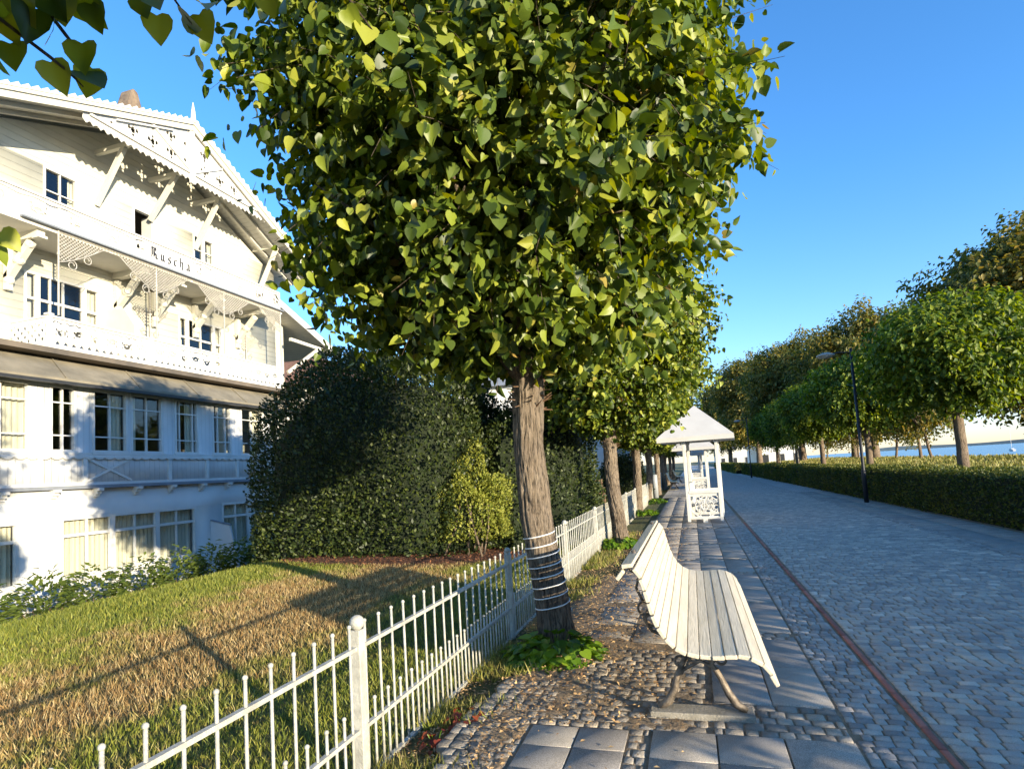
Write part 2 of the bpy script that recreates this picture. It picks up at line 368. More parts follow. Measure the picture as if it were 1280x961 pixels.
# ------------------------------------------------------------------ ground
def gz(x, y):
    """terrain height"""
    def lerp(xs, zs, v):
        return float(np.interp(v, xs, zs))
    if x > -1.0:
        z = lerp([-1, 5.2, 6.4, 8, 13.5, 15, 18, 24], [-.03, -.03, .3, .55, .72, -.2, -2.6, -3.4], x)
    else:
        zl = lerp([-10.8, -9.3, -7.6, -6.8, -5, -3, -1.75, -1.0], [-.95, -.5, .06, .13, .1, 0, -.07, -.03], x)
        zf = lerp([-8, -5, -3, -1.75, -1.0], [.12, .1, 0, -.07, -.03], x)
        t = min(1, max(0, (y-20)/6)); z = zl*(1-t) + zf*t
    return z + (.012*mn.noise(Vector((x*.9, y*.9, 0))) if x < -1.8 else 0)
xs = [-3000,-600,-120,-60,-30,-20] + list(np.arange(-16,-1.2,.35)) + [-1.0,0,2,4,5.2,5.8,6.4,7.2,8,9,10.5,12,13.5,14.2,15,16.5,18,21,24,24.5]
ys = [-60,-20,-8,-4] + list(np.arange(-2,28,.5)) + [32,40,55,80,120,200,400,900,3000]
b = MB()
for y in ys:
    for x in xs: b.v.append((x, y, gz(x, y)))
nx = len(xs)
for j in range(len(ys)-1):
    for i in range(nx-1): b.f.append((j*nx+i, j*nx+i+1, (j+1)*nx+i+1, (j+1)*nx+i))
tag(b.build('ground', M['ground'], smooth=True), kind='structure')
b = MB(); b.v = [(16.5,-300,-2.5),(9000,-300,-2.5),(9000,9000,-2.5),(16.5,9000,-2.5)]; b.f = [(0,1,2,3)]
tag(b.build('sea', M['sea']), kind='structure')
# low headland over the bay
b = MB(); hp = []
for k in range(60):
    t = k/59; ang = R(14 + 30*t); d = 6500
    hp.append((d*math.sin(ang), d*math.cos(ang), 8 + 55*max(0, mn.noise(Vector((t*6, 0, 3)))+.45)*(1-abs(t-.5)*1.1)))
for i, p in enumerate(hp): b.v += [(p[0], p[1], -3), p, (p[0]*1.06, p[1]*1.06, -3)]
for i in range(59):
    for k in (0, 1): b.f.append((i*3+k, i*3+3+k, i*3+4+k, i*3+1+k))
tag(b.build('headland', surf('headland_haze_blue', (.12,.17,.20), None, .01, .9)), kind='structure')  # distance haze is put into the base colour as blue

def zs(x, y):
    """height of the sandy strip along the verge"""
    e = -1.28 + .16*mn.noise(Vector((0, y*2.3, 1))) + .06*mn.noise(Vector((x*3, y*8, 2)))
    t = min(1, max(0, (x-(e-.14))/.22)); t = t*t*(3-2*t)
    return gz(x, y)*(1-t)
# road, pavement beds and far paving (the near stones are real)
def sheet(name, x0, x1, y0, y1, z, m):
    b = MB(); b.v = [(x0,y0,z),(x1,y0,z),(x1,y1,z),(x0,y1,z)]; b.f = [(0,1,2,3)]
    return tag(b.build(name, m), kind='structure')
sheet('pavement_bed', -1.02, 5.15, -3, 26.01, -.007, M['soil'])
b = MB(); gx = np.arange(-1.5, .001, .03); gy = np.arange(2.4, 8.2, .03)
for y in gy:
    for x in gx:
        e_ = min(1, max(0, (x+1.5)/.12))*min(1, max(0, (-x+.0)/.12))*min(1, (y-2.4)/.3, (8.17-y)/.3)
        q_ = 1 if (y > 3.44 or x < -1.0 or -.46 < x < -.31) else 0
        b.v.append((x, y, (zs(x, y) if x < -1.0 else 0) - .020 + .0175*e_*q_ + .008*q_*mn.noise(Vector((x*5, y*5, 4))) + .004*mn.noise(Vector((x*17, y*17, 9)))))
for j in range(len(gy)-1):
    for i in range(len(gx)-1): b.f.append((j*len(gx)+i, j*len(gx)+i+1, (j+1)*len(gx)+i+1, (j+1)*len(gx)+i))
tag(b.build('sandy_ground', M['soil'], smooth=True), kind='structure')
sheet('road', .7, 3.9, 26, 260, -.004, M['farpave'])
sheet('pavement', -1.3, .7, 26, 260, -.0, M['farslab'])
sheet('footway', 3.9, 5.0, 26, 260, -.0, M['farslab'])

def stones(name, cells, m, h=.0, bev=.008, jz=.004, dome=0):
    """cells: list of (cx,cy,w,l); each a bevelled stone, corners jittered"""
    n = len(cells); c = np.array(cells)
    jit = rng.uniform(-1, 1, (n, 4, 2))*np.minimum(c[:, 2], c[:, 3])[:, None, None]*(.055 if bev > .0045 else .006)
    sx = np.array([-1,1,1,-1]); sy = np.array([-1,-1,1,1])
    ox = c[:,0,None] + sx*c[:,2,None]/2 + jit[:,:,0]; oy = c[:,1,None] + sy*c[:,3,None]/2 + jit[:,:,1]
    z = h + rng.uniform(-jz, jz, n)[:, None] + np.zeros((1,4))
    tilt = rng.uniform(-1, 1, (n, 4))*jz*.6
    V = np.zeros((n, 12, 3))
    V[:,0:4,0] = ox; V[:,0:4,1] = oy; V[:,0:4,2] = -.05
    V[:,4:8,0] = ox; V[:,4:8,1] = oy; V[:,4:8,2] = z-bev*.8+tilt
    V[:,8:12,0] = ox - sx*bev; V[:,8:12,1] = oy - sy*bev; V[:,8:12,2] = z+tilt+dome
    base = (np.arange(n)*12)[:, None, None]
    q = np.array([[8,9,10,11]] + [[a+k, a+(k+1)%4, a+4+(k+1)%4, a+4+k] for a in (0,4) for k in range(4)])
    F = (base + q[None]).reshape(-1, 4)
    return tag(npmesh(name, V.reshape(-1,3), F, m), kind='structure')

def sett_field(x0, x1, y0, y1, wx, wy, gap=.012, curve=0):
    out = []; y = y0
    while y < y1:
        l = wy*random.uniform(.9, 1.1); x = x0 - random.random()*wx*.5
        while x < x1:
            ww = wx*random.uniform(.75, 1.3)
            a, bb = max(x, x0), min(x+ww, x1)
            if bb-a > .03:
                cx = (a+bb)/2; dy = curve*math.sin(cx*2.2+y*.15)+.012*mn.noise(Vector((cx*2, y*1.3, 0)))
                out.append((cx, y+l/2+dy, bb-a-gap, l-gap))
            x += ww
        y += l
    return out
stones('road_setts', sett_field(1.09, 3.84, -.5, 26, .098, .078, .009, .03), M['sett'], .002, .007, .0022, .0)
stones('gutter_setts', sett_field(.69, 1.02, -.5, 26, .078, .07, .008), M['sett_light'], .001, .006, .002)
stones('footway_gutter_setts', sett_field(3.84, 4.0, 2, 26, .08, .08, .010), M['sett_light'], .004, .008, .003)
red = []; y = -.5
while y < 14.5: red.append((1.055, y+.12, .036, .232)); y += .245
stones('red_clinker_line', red, M['redbrick'], .003, .004, .002)
# slabs, with sett bands between the rows
bands = [(3.42,3.86),(5.22,5.42),(6.5,6.56),(8.1,8.3),(9.25,9.4),(11.0,11.2),(13.5,13.9),(17,17.2),(20.5,20.7),(24,24.2)]
def inband(a, b_): return any(a < q-.02 and b_ > p+.02 for p, q in bands)
edges = sorted([-0.5] + [v for p in bands for v in p] + [26])
sl_cells = []; band_cells = []; worn = []
for p, q in bands:
    x0 = -.42 if p < 3.5 else (-.02 if p < 6 else -1.0)
    band_cells += sett_field(.0 if p < 3.5 else x0, .68, p, q, .095, .088 if q-p > .25 else (q-p)/max(1, round((q-p)/.09)), .012)
spans = list(zip([-.5]+[q for _, q in bands], [p for p, _ in bands]+[26]))
for y0, y1 in spans:
    n = max(1, round((y1-y0)/.34)); d = (y1-y0)/n
    for c in range(5):
        xr = .68 - .333*c; xl = xr-.333
        off = 0
        if y1 <= 3.45:
            if c > 2: continue
        elif y0 < 6.4 and c > 1: continue
        y = y0
        # the last column is laid in longer slabs
        if c in (0, 3) and n >= 2:
            ks = [2]*(n//2) + ([1] if n % 2 else [])
        else: ks = [1]*n
        for k in ks:
            sl_cells.append(((xl+xr)/2, y+d*k/2, xr-xl-.010, d*k-.010)); y += d*k
y = 3.39
while y > -.5:      # the two front columns left of the worn strip
    for x in (-.99, -.715):
        sl_cells.append((x+.137, y-.125, .265, .24))
    y -= .25
stones('pavement_slabs', sl_cells, M['slab'], .004, .003, .0012)
stones('pavement_sett_bands', band_cells, M['sett_worn'], .0, .007, .003)
stones('right_footway_slabs', [(4.0+.25+.5*i+.0, y, .49, .64) for i in range(2) for y in np.arange(4, 26, .66)] , M['slab'], .002, .003, .002)
# worn, half-buried setts round the bench and the trunk
worn = [c for c in sett_field(-1.02, -.02, 3.42, 6.45, .09, .085, .012, .01) if not (-.97 < c[0] < -.2 and 4.9 < c[1] < 6.45)]
worn += sett_field(-.44, -.33, -.5, 3.42, .08, .08, .012)
worn += [c for c in sett_field(-1.45, -1.0, 2.2, 4.1, .09, .085, .012) if c[0] > -1.5+.25*abs(c[1]-3.4)]
worn += sett_field(-.34, -.0, 6.5, 7.6, .09, .09, .012)
stones('worn_setts', worn, M['sett_worn'], .0, .006, .002)
stones('old_slabs', [(-.78, 5.3, .36, .5), (-.40, 5.3, .36, .5), (-.78, 5.95, .36, .7), (-.40, 5.95, .36, .7)], M['slab'], .0, .004, .004)

# ------------------------------------------------------------------ foliage tools
def basis(t, nrm):
    t = t/np.linalg.norm(t, axis=1, keepdims=True)
    nrm = nrm - t*np.sum(nrm*t, axis=1, keepdims=True)
    nrm = nrm/np.maximum(np.linalg.norm(nrm, axis=1, keepdims=True), 1e-6)
    return t, nrm, np.cross(t, nrm)
_h = [(.19,-.10,.03),(.40,-.03,.08),(.51,.20,.12),(.45,.50,.10),(.23,.80,.05)]
HEART = np.array([(0,0,0),(0,1.02,-.03)]+[(-a,b_,c_) for a,b_,c_ in _h]+_h)
HF = [np.array([[0,1,6,5,4,3,2],[1,0,7,8,9,10,11]])]
OVAL = np.array([(0,0,0),(0,1,0),(-.3,.45,.09),(.3,.45,.09)]); OF = [np.array([[0,1,2],[1,0,3]])]
BLADE = np.array([(-.5,0,0),(.5,0,0),(0,1,.12)]); BF = [np.array([[0,1,2]])]
def leaves(P, T, Nn, S, tmpl=HEART, tf=HF, wid=1.0, curl=None):
    """arrays of position, tip direction, normal, size -> vertices, faces"""
    t, n, s = basis(T, Nn)
    k = len(tmpl); q = len(P)
    tm = np.repeat(tmpl[None], q, 0).copy()
    tm[:,:,0] *= wid
    if curl is not None: tm[:,:,2] = tm[:,:,2]*curl[:,None] - .18*curl[:,None]*tm[:,:,1]**2
    V = P[:,None] + S[:,None,None]*(tm[:,:,0,None]*s[:,None] + tm[:,:,1,None]*t[:,None] + tm[:,:,2,None]*n[:,None])
    F = [((np.arange(q)*k)[:,None,None] + f[None]).reshape(-1, f.shape[1]) for f in tf]
    return V.reshape(-1,3), F
def merge(parts):
    Vs = []; Fs = {}; o = 0
    for V, F in parts:
        for f in F: Fs.setdefault(f.shape[1], []).append(f+o)
        Vs.append(V); o += len(V)
    return np.concatenate(Vs), [np.concatenate(v) for v in Fs.values()]
def unit(n, r=rng):
    v = r.normal(size=(n,3)); return v/np.linalg.norm(v, axis=1, keepdims=True)

def crown(cx, cy, cz, rx, ry, rz, shoots, per, size, pw=2.6, lmin=.45, lmax=.95, inner=3000, r=rng, tmpl=HEART, tf=HF, lump=.12, r0=.62, twigs=None, holes=0, hf=1.9, taper=None, irng=(.35,.85)):
    c = np.array([cx,cy,cz]); ra = np.array([rx,ry,rz])
    d = unit(shoots, r)
    if holes:       # thin patches between the leaf tiers, so the dark inside shows
        hv = np.array([mn.noise(Vector((x[0]*hf*1.2, x[1]*hf*1.2, x[2]*hf*2.0))+Vector((3.3, shoots*.01, 1)))+.5*mn.noise(Vector(x*hf*3.1)) for x in d])
        keep = r.random(shoots) < np.clip(.62+hv*holes, .06, 1); d = d[keep]; shoots = len(d)
    k = (np.abs(d)**pw).sum(1)**(-1/pw)               # superellipsoid radius
    lm = np.array([1 + lump*(mn.noise(Vector(x*1.8))+.6*mn.noise(Vector(x*4.1+3))) for x in d])
    k = k*lm*(taper[0]+taper[1]*np.clip((d[:,2]+.9)/1.0,0,1)) if taper else k*lm
    fr = r.uniform(r0, .93, shoots)
    P0 = d*k[:,None]*fr[:,None]*ra
    out = d/ra; out /= np.linalg.norm(out, axis=1, keepdims=True)
    D = out + .55*unit(shoots, r); D[:,2] += r.uniform(-.5,.35,shoots); D /= np.linalg.norm(D, axis=1, keepdims=True)
    Ln = r.uniform(lmin, lmax, shoots)*min(1.25, min(rx, rz)/2.2)
    drop = r.uniform(.05, .3, shoots)
    js = np.arange(per)
    tt = (js+.4)/per
    pos = P0[:,None] + D[:,None]*(Ln[:,None]*tt)[:,:,None]
    pos[:,:,2] -= drop[:,None]*(tt**2)*Ln[:,None]
    side = np.cross(D, unit(shoots, r)); side /= np.linalg.norm(side, axis=1, keepdims=True)
    sg = np.where(js % 2 == 0, 1, -1)
    pos = pos + side[:,None]*(sg*size*.45)[None,:,None]
    q = shoots*per
    T = (D[:,None]*.45 + side[:,None]*(sg*.75)[None,:,None]).repeat(1, 0).reshape(q,3) + .35*unit(q, r); T[:,2] -= .55
    Nn = (out[:,None]*.5 + np.zeros((1,per,1))).reshape(q,3) + .75*unit(q, r); Nn[:,2] += .45
    S = size*r.uniform(.5, 1.3, q)
    P = pos.reshape(q,3)
    parts = [leaves(P+c, T, Nn, S, tmpl, tf, 1, r.uniform(.2,2.6,q))]
    if inner:
        di = unit(inner, r); ki = (np.abs(di)**pw).sum(1)**(-1/pw)
        Pi = di*ki[:,None]*r.uniform(*irng,inner)[:,None]*ra
        Ti = unit(inner, r); Ti[:,2] -= .6; Ni = di + .6*unit(inner, r)
        parts.append(leaves(Pi+c, Ti, Ni, size*1.3*r.uniform(.8,1.3,inner), tmpl, tf))
    tw = []
    if twigs is not None:
        for i in range(0, shoots, twigs):
            a = P0[i]*.82+c; b1 = P0[i]+c; e = P0[i]+D[i]*Ln[i]+c; e[2] -= drop[i]*Ln[i]
            mid = P0[i]+D[i]*Ln[i]*.5+c; mid[2] -= drop[i]*.25*Ln[i]
            tw.append([a, b1, mid, e])
    V, F = merge(parts)
    return V, F, tw

def trunk_mesh(path, rads, name, mat, parent, seed=0, n=40, step=.035, furrow=.09, flare=.25):
    """bark-furrowed tapered trunk along a path of (x,y,z)"""
    pts = [Vector(p) for p in path]; L_ = [0]
    for i in range(1, len(pts)): L_.append(L_[-1] + (pts[i]-pts[i-1]).length)
    m = int(L_[-1]/step)+1; V = []; F = []
    for i in range(m+1):
        s = L_[-1]*i/m
        p = Vector([float(np.interp(s, L_, [q[k] for q in pts])) for k in range(3)]); r = float(np.interp(s, L_, rads))
        r *= 1 + flare*math.exp(-s/.12)
        for k in range(n):
            a = 2*math.pi*k/n; cx, sx = math.cos(a), math.sin(a)
            f1 = mn.noise(Vector((cx*3.1, sx*3.1, s*1.1+seed)))
            f2 = abs(mn.noise(Vector((cx*9, sx*9, s*3.2+seed+9))))
            f3 = mn.noise(Vector((cx*1.2, sx*1.2, s*2.0+seed+5)))
            rr = r*(1 + .05*f1 + .09*f3 - furrow*(1-min(1, f2*4)))
            V.append((p.x+cx*rr, p.y+sx*rr, p.z))
    for i in range(m):
        for k in range(n):
            k2 = (k+1) % n; F.append((i*n+k, i*n+k2, (i+1)*n+k2, (i+1)*n+k))
    return npmesh(name, np.array(V), np.array(F), mat, parent, smooth=True)

def limb_set(b, base, top_z, cz, rad, seed, count=9, r0=.09):
    rr = random.Random(seed)
    for k in range(count):
        a = 2*math.pi*k/count + rr.uniform(-.3,.3); up = rr.uniform(.2, 1)
        rad_k = rad*rr.uniform(.5,.8)
        e = Vector((base[0]+math.cos(a)*rad_k*(1.1-up*.55), base[1]+math.sin(a)*rad_k*(1.1-up*.55), base[2] + .45 + up*(top_z-base[2]-.9)))
        p0 = Vector(base); m1 = p0.lerp(e, .35) + Vector((rr.uniform(-.12,.12), rr.uniform(-.12,.12), .12)); m2 = p0.lerp(e, .7) + Vector((rr.uniform(-.15,.15), rr.uniform(-.15,.15), .1))
        b.tube([p0, m1, m2, e], [r0, r0*.72, r0*.45, r0*.15], 7)
        for j in range(4):
            s = m1.lerp(e, rr.uniform(.1,.9)); t = s + Vector((math.cos(a+rr.uniform(-1.2,1.2))*rr.uniform(.4,.9), math.sin(a+rr.uniform(-1.2,1.2))*rr.uniform(.4,.9), rr.uniform(-.2,.7)))
            b.tube([s, s.lerp(t,.5)+Vector((0,0,.06)), t], [r0*.35, r0*.22, r0*.06], 5)

# ------------------------------------------------------------------ the lime trees
def make_lime():
    root = empty('lime_tree', (-1.25, 5.06, -.03))
    tr = trunk_mesh([(.05,0,-.05),(.0,0,.45),(-.09,0,1.1),(-.12,.0,1.7),(-.08,0,2.35)], [.162,.145,.140,.134,.140], 'trunk', M['bark'], root, 3, 84, .022, .13)
    b = MB(); limb_set(b, (-.08,0,2.25), 5.9, 4.2, 2.1, 5, 11, .085)
    V, F, tw = crown(-.02, -.02, 4.42, 1.77, 1.82, 1.95, 4600, 13, .086, 2.9, .40, .95, 9000, lump=.22, twigs=4, holes=2.3, taper=(.84,.17), irng=(.3,.72))
    V2, F2, _ = crown(-.06, 0, 2.80, .95, .95, .42, 330, 10, .082, 2.2, .4, .8, 500, lump=.3)
    V, F = merge([(V, F), (V2, F2)])
    for t in tw: b.tube(t, [.007,.005,.003,.0015], 4, False)
    b.build('branches', M['bark2'], root, True)
    # pollard knot with stubby reddish shoots
    kb = MB(); kb.tube([(-.08,0,2.02),(-.08,0,2.2),(-.08,0,2.44)], [.09,.10,.09], 12); rr = random.Random(4)
    for k in range(60):
        a = rr.uniform(0, 6.28); z = rr.uniform(2.0, 2.45)
        p = Vector((-.08+math.cos(a)*.095, math.sin(a)*.095, z)); q = p + Vector((math.cos(a)*.105, math.sin(a)*.105, rr.uniform(-.03,.10)))
        kb.tube([p, q], [.010,.003], 5)
    kb.build('shoots', M['brown'], root)
    npmesh('crown', V, F, M['lime'], root)
    return root
lime = make_lime()
tag(lime, 'nearest lime tree, its trunk wound with a white light cord, beside the white bench', 'tree', 'lime trees along the garden fence')
ll = [(-1.42,11.53,1.0,'second lime tree from the camera, on the pavement past the white bench'),
      (-1.66,18.6,2.1,'third lime tree in the left row, behind the nearest white roofed seat'),
      (-1.7,24.0,3.3,'fourth lime tree in the left row, just before the far white bench'),
      (-1.66,30.0,4.4,'fifth lime tree in the left row, level with the second roofed seat'),
      (-1.64,36.5,5.2,'sixth lime tree in the left row, just behind the far white bench'),
      (-1.7,43.0,.4,'seventh lime tree, far down the left row, partly hidden by nearer trunks'),
      (-1.7,50.0,1.9,'eighth lime tree, near the end of the left row'),
      (-1.7,57.5,2.9,'ninth lime tree, small in the distance at the end of the left row')]
for x, y, rz, lb in ll:
    o = copy_tree(lime); o.location = (x, y, -.03); o.rotation_euler = (0,0,rz); s = random.uniform(.9, 1.0); o.scale = (s*.98, s*.98, s*.93); o['label'] = lb
o = copy_tree(lime); o.location = (-1.25,-1.45,-.03); o.rotation_euler = (0,0,2.0); o.scale = (.98,.98,.97)
o['label'] = 'lime tree beside the camera whose dark leaves hang in at the top left'
near_lime = o

# hanging sprays of the near tree, in at the top left
def spray(P, size, seed, twig):
    rr = np.random.default_rng(seed); P = np.array(P); nl = len(P)
    b = MB(); b.tube(twig, [.004]*(len(twig)-1)+[.0015], 5)
    T = rr.normal(size=(nl,3))*.35; T[:,2] -= 1; T[:,0] += .35
    Nn = np.array([.5,-.8,.2]) + rr.normal(size=(nl,3))*.55
    V, F = leaves(P, T, Nn, size*rr.uniform(.8,1.15,nl), HEART, HF, 1, rr.uniform(.4,1.8,nl))
    st = b.build('hanging_twig', M['bark2'], near_lime, True); lf = npmesh('hanging_leaves', V, F, M['lime'], near_lime)
    for ob in (st, lf): ob.matrix_parent_inverse = near_lime_inv
near_lime_inv = (Matrix.Translation(Vector((-1.25,-1.45,-.03))) @ Matrix.Rotation(2.0, 4, 'Z') @ Matrix.Diagonal((.98,.98,.97,1))).inverted()

# rope light on the nearest trunk
b = MB(); turns = 8; pts = []
for i in range(turns*24+1):
    a = 2*math.pi*i/24; z = .27 + .68*i/(turns*24) + .012*math.sin(a*1.0+1)
    cxx = float(np.interp(z, [0,.45,1.1], [.05,0,-.09])); _r = float(np.interp(z, [0,.45,1.1], [.162,.145,.140])) + .005
    _r *= 1 + .09*mn.noise(Vector((math.cos(a)*1.2, math.sin(a)*1.2, z*2+8))) + .05*mn.noise(Vector((math.cos(a)*3.1, math.sin(a)*3.1, z*1.1+3)))
    pts.append((cxx+_r*math.cos(a), _r*math.sin(a), z))
b.tube(pts, .0058, 6)
rope = b.build('light_cord', M['rope'], None, True); rope.location = (-1.25, 5.06, -.03)
tag(rope, 'white light cord wound in rings round the lower trunk of the nearest lime tree', 'light cord')

# ------------------------------------------------------------------ broadleaf trees across the road
def make_round_tree(name, leafm, h0, h1, rad, seed, shoots=900, per=9, size=.14, tr=.2, pw=2.3, inner=1800, lump=.2, lean=0):
    root = empty(name)
    rs = np.random.default_rng(seed); zc = (h0+h1)/2
    trunk_mesh([(0,0,-.1),(lean*.3,0,h0*.5),(lean*.6,.05,h0+.5)], [tr, tr*.85, tr*.75], 'trunk', M['bark2'], root, seed, 20, .12, .06)
    b = MB(); limb_set(b, (lean*.6,.05,h0+.3), h1-.4, zc, rad, seed, 9, tr*.5); b.build('branches', M['bark2'], root, True)
    V, F, _ = crown(lean, 0, zc, rad, rad, (h1-h0)/2, int(shoots*1.5), per, size, pw, .5, 1.0, inner, r=rs, tmpl=OVAL, tf=OF, lump=lump, holes=1.8, hf=2.2)
    npmesh('crown', V, F, leafm, root); return root
ra = make_round_tree('maple_tree', M['far_leaf'], 2.25, 5.0, 1.95, 21, 2400, 10, .15, .15)
ra.location = (7.0,18.8,.38); tag(ra, 'round-crowned maple with sunlit right side, nearest tree behind the clipped hedge', 'tree', 'round maples behind the clipped hedge')
for x, y, rz, s, lb in ((7.0,27.5,1.2,1.0,'second round tree behind the clipped hedge, just right of the tall lamp post'),
                        (7.0,36.5,2.6,1.0,'third round tree behind the clipped hedge, left of the tall lamp post'),
                        (7.2,46.0,4.0,1.0,'fourth round tree behind the clipped hedge, dark and well left of the lamp post'),
                        (7.2,56.0,5.0,1.0,'fifth round tree behind the hedge, far down the road')):
    o = copy_tree(ra); o.location = (x,y,.38); o.rotation_euler = (0,0,rz); o.scale = (s,s,s); o['label'] = lb
rb = make_round_tree('beech_tree', M['old_leaf'], 2.3, 10.9, 4.1, 33, 4200, 10, .25, .32, 2.2, 5000, .34)
rb.location = (12.6,48,.62); tag(rb, 'tall old tree with olive gold leaves, highest over the middle of the park', 'tree', 'tall old trees in the shore park')
for x, y, rz, s, lb in ((12.6,27,.9,.85,'tall thin-crowned tree at the right edge of the photo, rising above the round one'),
                        (10.2,62,2,1.12,'tall old tree left of the highest one, over the far hedge'),
                        (8.0,78,3.1,1.22,'tall old tree at the far end of the road, right of the seats'),
                        (6.0,100,4.2,1.2,'farthest tall tree above the end of the road'),
                        (13.2,56,5.1,.95,'tall old tree just behind and left of the highest one')):
    o = copy_tree(rb); o.location = (x,y,.55); o.rotation_euler = (0,0,rz); o.scale = (s,s,s); o['label'] = lb
rc = make_round_tree('shore_tree', M['old_leaf'], 1.5, 4.6, 1.9, 44, 500, 8, .17, .085, 2.1, 300, .35, .5)
rc.location = (12.2,42.5,.6); tag(rc, 'leaning shore tree against the sea, right of the second round tree', 'tree', 'small leaning trees on the shore bank')
for x, y, rz, s, lb in ((12.2,38,1.4,1.1,'forked shore tree seen against the sea, just left of the nearest maple trunk'),
                        (12.4,36.9,2.9,1.0,'slender shore tree close beside the forked one'),
                        (12.5,52,4.4,1.0,'small shore tree between the lamp post and the second round tree'),
                        (12.0,61,5.2,1.0,'small shore tree left of the lamp post')):
    o = copy_tree(rc); o.location = (x,y,.6); o.rotation_euler = (0,0,rz); o.scale = (s,s,s); o['label'] = lb
# staked saplings
def sapling():
    root = empty('sapling')
    b = MB().tube([(0,0,0),(.02,0,1.2),(0,.02,2.2)], [.03,.025,.015], 8); b.build('trunk', M['bark2'], root, True)
    b = MB().tube([(.25,0,0),(.25,0,1.6)], .03, 8); b.build('stake', M['concrete'], root, True)
    V, F, _ = crown(0,0,2.6,.75,.75,1.0, 160, 8, .12, 2.1, .3,.6, 80, tmpl=OVAL, tf=OF); npmesh('crown', V, F, M['far_leaf'], root); return root
sp_ = sapling(); sp_.location = (6.6,43.5,.3); tag(sp_, 'staked sapling behind the hedge, left of the third round tree', 'tree', 'staked saplings')
o = copy_tree(sp_); o.location = (6.6,52,.3); o['label'] = 'staked sapling farther down behind the hedge'

# ------------------------------------------------------------------ clipped hedges and shrubs
def hedge_box(name, x0, x1, y0, y1, z1, mat, per_m2, size, label=None, cat='hedge', near=None, wob=.05):
    root = empty(name, ((x0+x1)/2, y0, 0))
    ox, oy = (x0+x1)/2, y0
    core = MB(); core.box(x0+.09-ox, x1-.09-ox, .05, y1-y0-.05, -.05, z1-.09); core.build('shade_core', M['yewcore'], root)  # solid dark box added inside to stop light passing through
    W = x1-x0; Ly = y1-y0; out = []
    def add(n, face, ya, yb, sz):
        n = int(n); y = rng.uniform(ya, yb, n)-oy; h = rng.uniform(0, z1, n)
        if face == 'l': P = np.stack([np.full(n, x0-ox), y, h], 1); nn = np.array([-1,0,.1])
        elif face == 'r': P = np.stack([np.full(n, x1-ox), y, h], 1); nn = np.array([1,0,.1])
        elif face == 't': P = np.stack([rng.uniform(x0,x1,n)-ox, y, np.full(n, z1)], 1); nn = np.array([0,0,1])
        else: P = np.stack([rng.uniform(x0,x1,n)-ox, np.full(n, (y0 if face == 'f' else y1)-oy), h], 1); nn = np.array([0,-1 if face == 'f' else 1,.1])
        dep = rng.uniform(-.12, .03, n) + wob*np.array([mn.noise(Vector((p[0]*1.5, p[1]*1.5, p[2]*2))) for p in P])
        P = P + nn*dep[:,None]
        T = nn*.7 + unit(n)*.8; T[:,2] += .3
        out.append(leaves(P, T, nn*.6+unit(n)*.8, sz*rng.uniform(.6,1.2,n), OVAL, OF, 1.3))
    for ya, yb, k, sz in (near or [(y0, y1, 1, size)]):
        add((yb-ya)*z1*per_m2*k, 'l', ya, yb, sz); add((yb-ya)*W*per_m2*k, 't', ya, yb, sz); add((yb-ya)*z1*per_m2*k*.3, 'r', ya, yb, sz)
    add(W*z1*per_m2, 'f', y0, y0, size)
    V, F = merge(out); npmesh('foliage', V, F, mat, root)
    if label: tag(root, label, cat)
    return root
M['yewcore'] = surf('hedge_core', (.02,.03,.010), (.01,.015,.006), 9, .95, 1, 40)  # inner shade of the foliage as a near-black colour
# the hedge bends slightly: three lengths end to end
hroot = hedge_box('hedge', 5.32, 6.25, -9.0, 62, .95, M['hedge'], 900, .042, 'long low clipped hedge along the far edge of the road', 'hedge',
    near=[(-9,7,.12,.12),(7,12,1,.05),(12,20,1,.05),(20,32,.6,.065),(32,62,.25,.1)])
hroot.rotation_euler = (0,0,R(.55))
hroot2 = hedge_box('hedge', 4.2, 5.1, 64, 120, 1.0, M['hedge'], 150, .12, 'far stretch of clipped hedge beyond the gap, at the end of the road', 'hedge')

def blob_shrub(name, c, r, n, size, mat, label, pw=2.4, group=None, seed=1, lump=.12, core=True, droop=0):
    root = empty(name, (c[0], c[1], c[2])); rs = np.random.default_rng(seed)
    d = unit(n, rs); d[:,2] = np.abs(d[:,2])*1.0 - .04
    k = (np.abs(d)**pw).sum(1)**(-1/pw)
    lm = np.array([1+lump*mn.noise(Vector(x*2.2+seed))+.05*mn.noise(Vector(x*7)) for x in d])
    dep = np.where(rs.random(n) < .75, rs.uniform(.93,1.03,n), rs.uniform(.8,.95,n))
    P = d*(k*lm*dep)[:,None]*np.array(r)
    o = d/np.array(r); o /= np.linalg.norm(o, axis=1, keepdims=True)
    T = o*.6+unit(n, rs)*.7; T[:,2] += .4-droop
    V, F = leaves(P, T, o*.5+unit(n, rs)*.8, size*rs.uniform(.6,1.3,n), OVAL, OF, 1.0)
    npmesh('foliage', V, F, mat, root)
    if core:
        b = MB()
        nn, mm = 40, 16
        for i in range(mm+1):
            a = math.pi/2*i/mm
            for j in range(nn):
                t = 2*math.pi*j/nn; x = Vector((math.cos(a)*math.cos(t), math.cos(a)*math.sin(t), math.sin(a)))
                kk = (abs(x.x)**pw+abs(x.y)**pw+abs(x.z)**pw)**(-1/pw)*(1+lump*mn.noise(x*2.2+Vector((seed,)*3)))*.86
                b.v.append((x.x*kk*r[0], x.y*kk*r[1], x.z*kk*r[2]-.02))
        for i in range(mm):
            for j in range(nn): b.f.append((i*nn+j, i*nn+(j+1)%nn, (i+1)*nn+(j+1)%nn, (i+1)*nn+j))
        b.build('shade_core', M['yewcore'], root)  # added dark solid that blocks light behind the leaves
    tag(root, label, 'shrub', group); return root
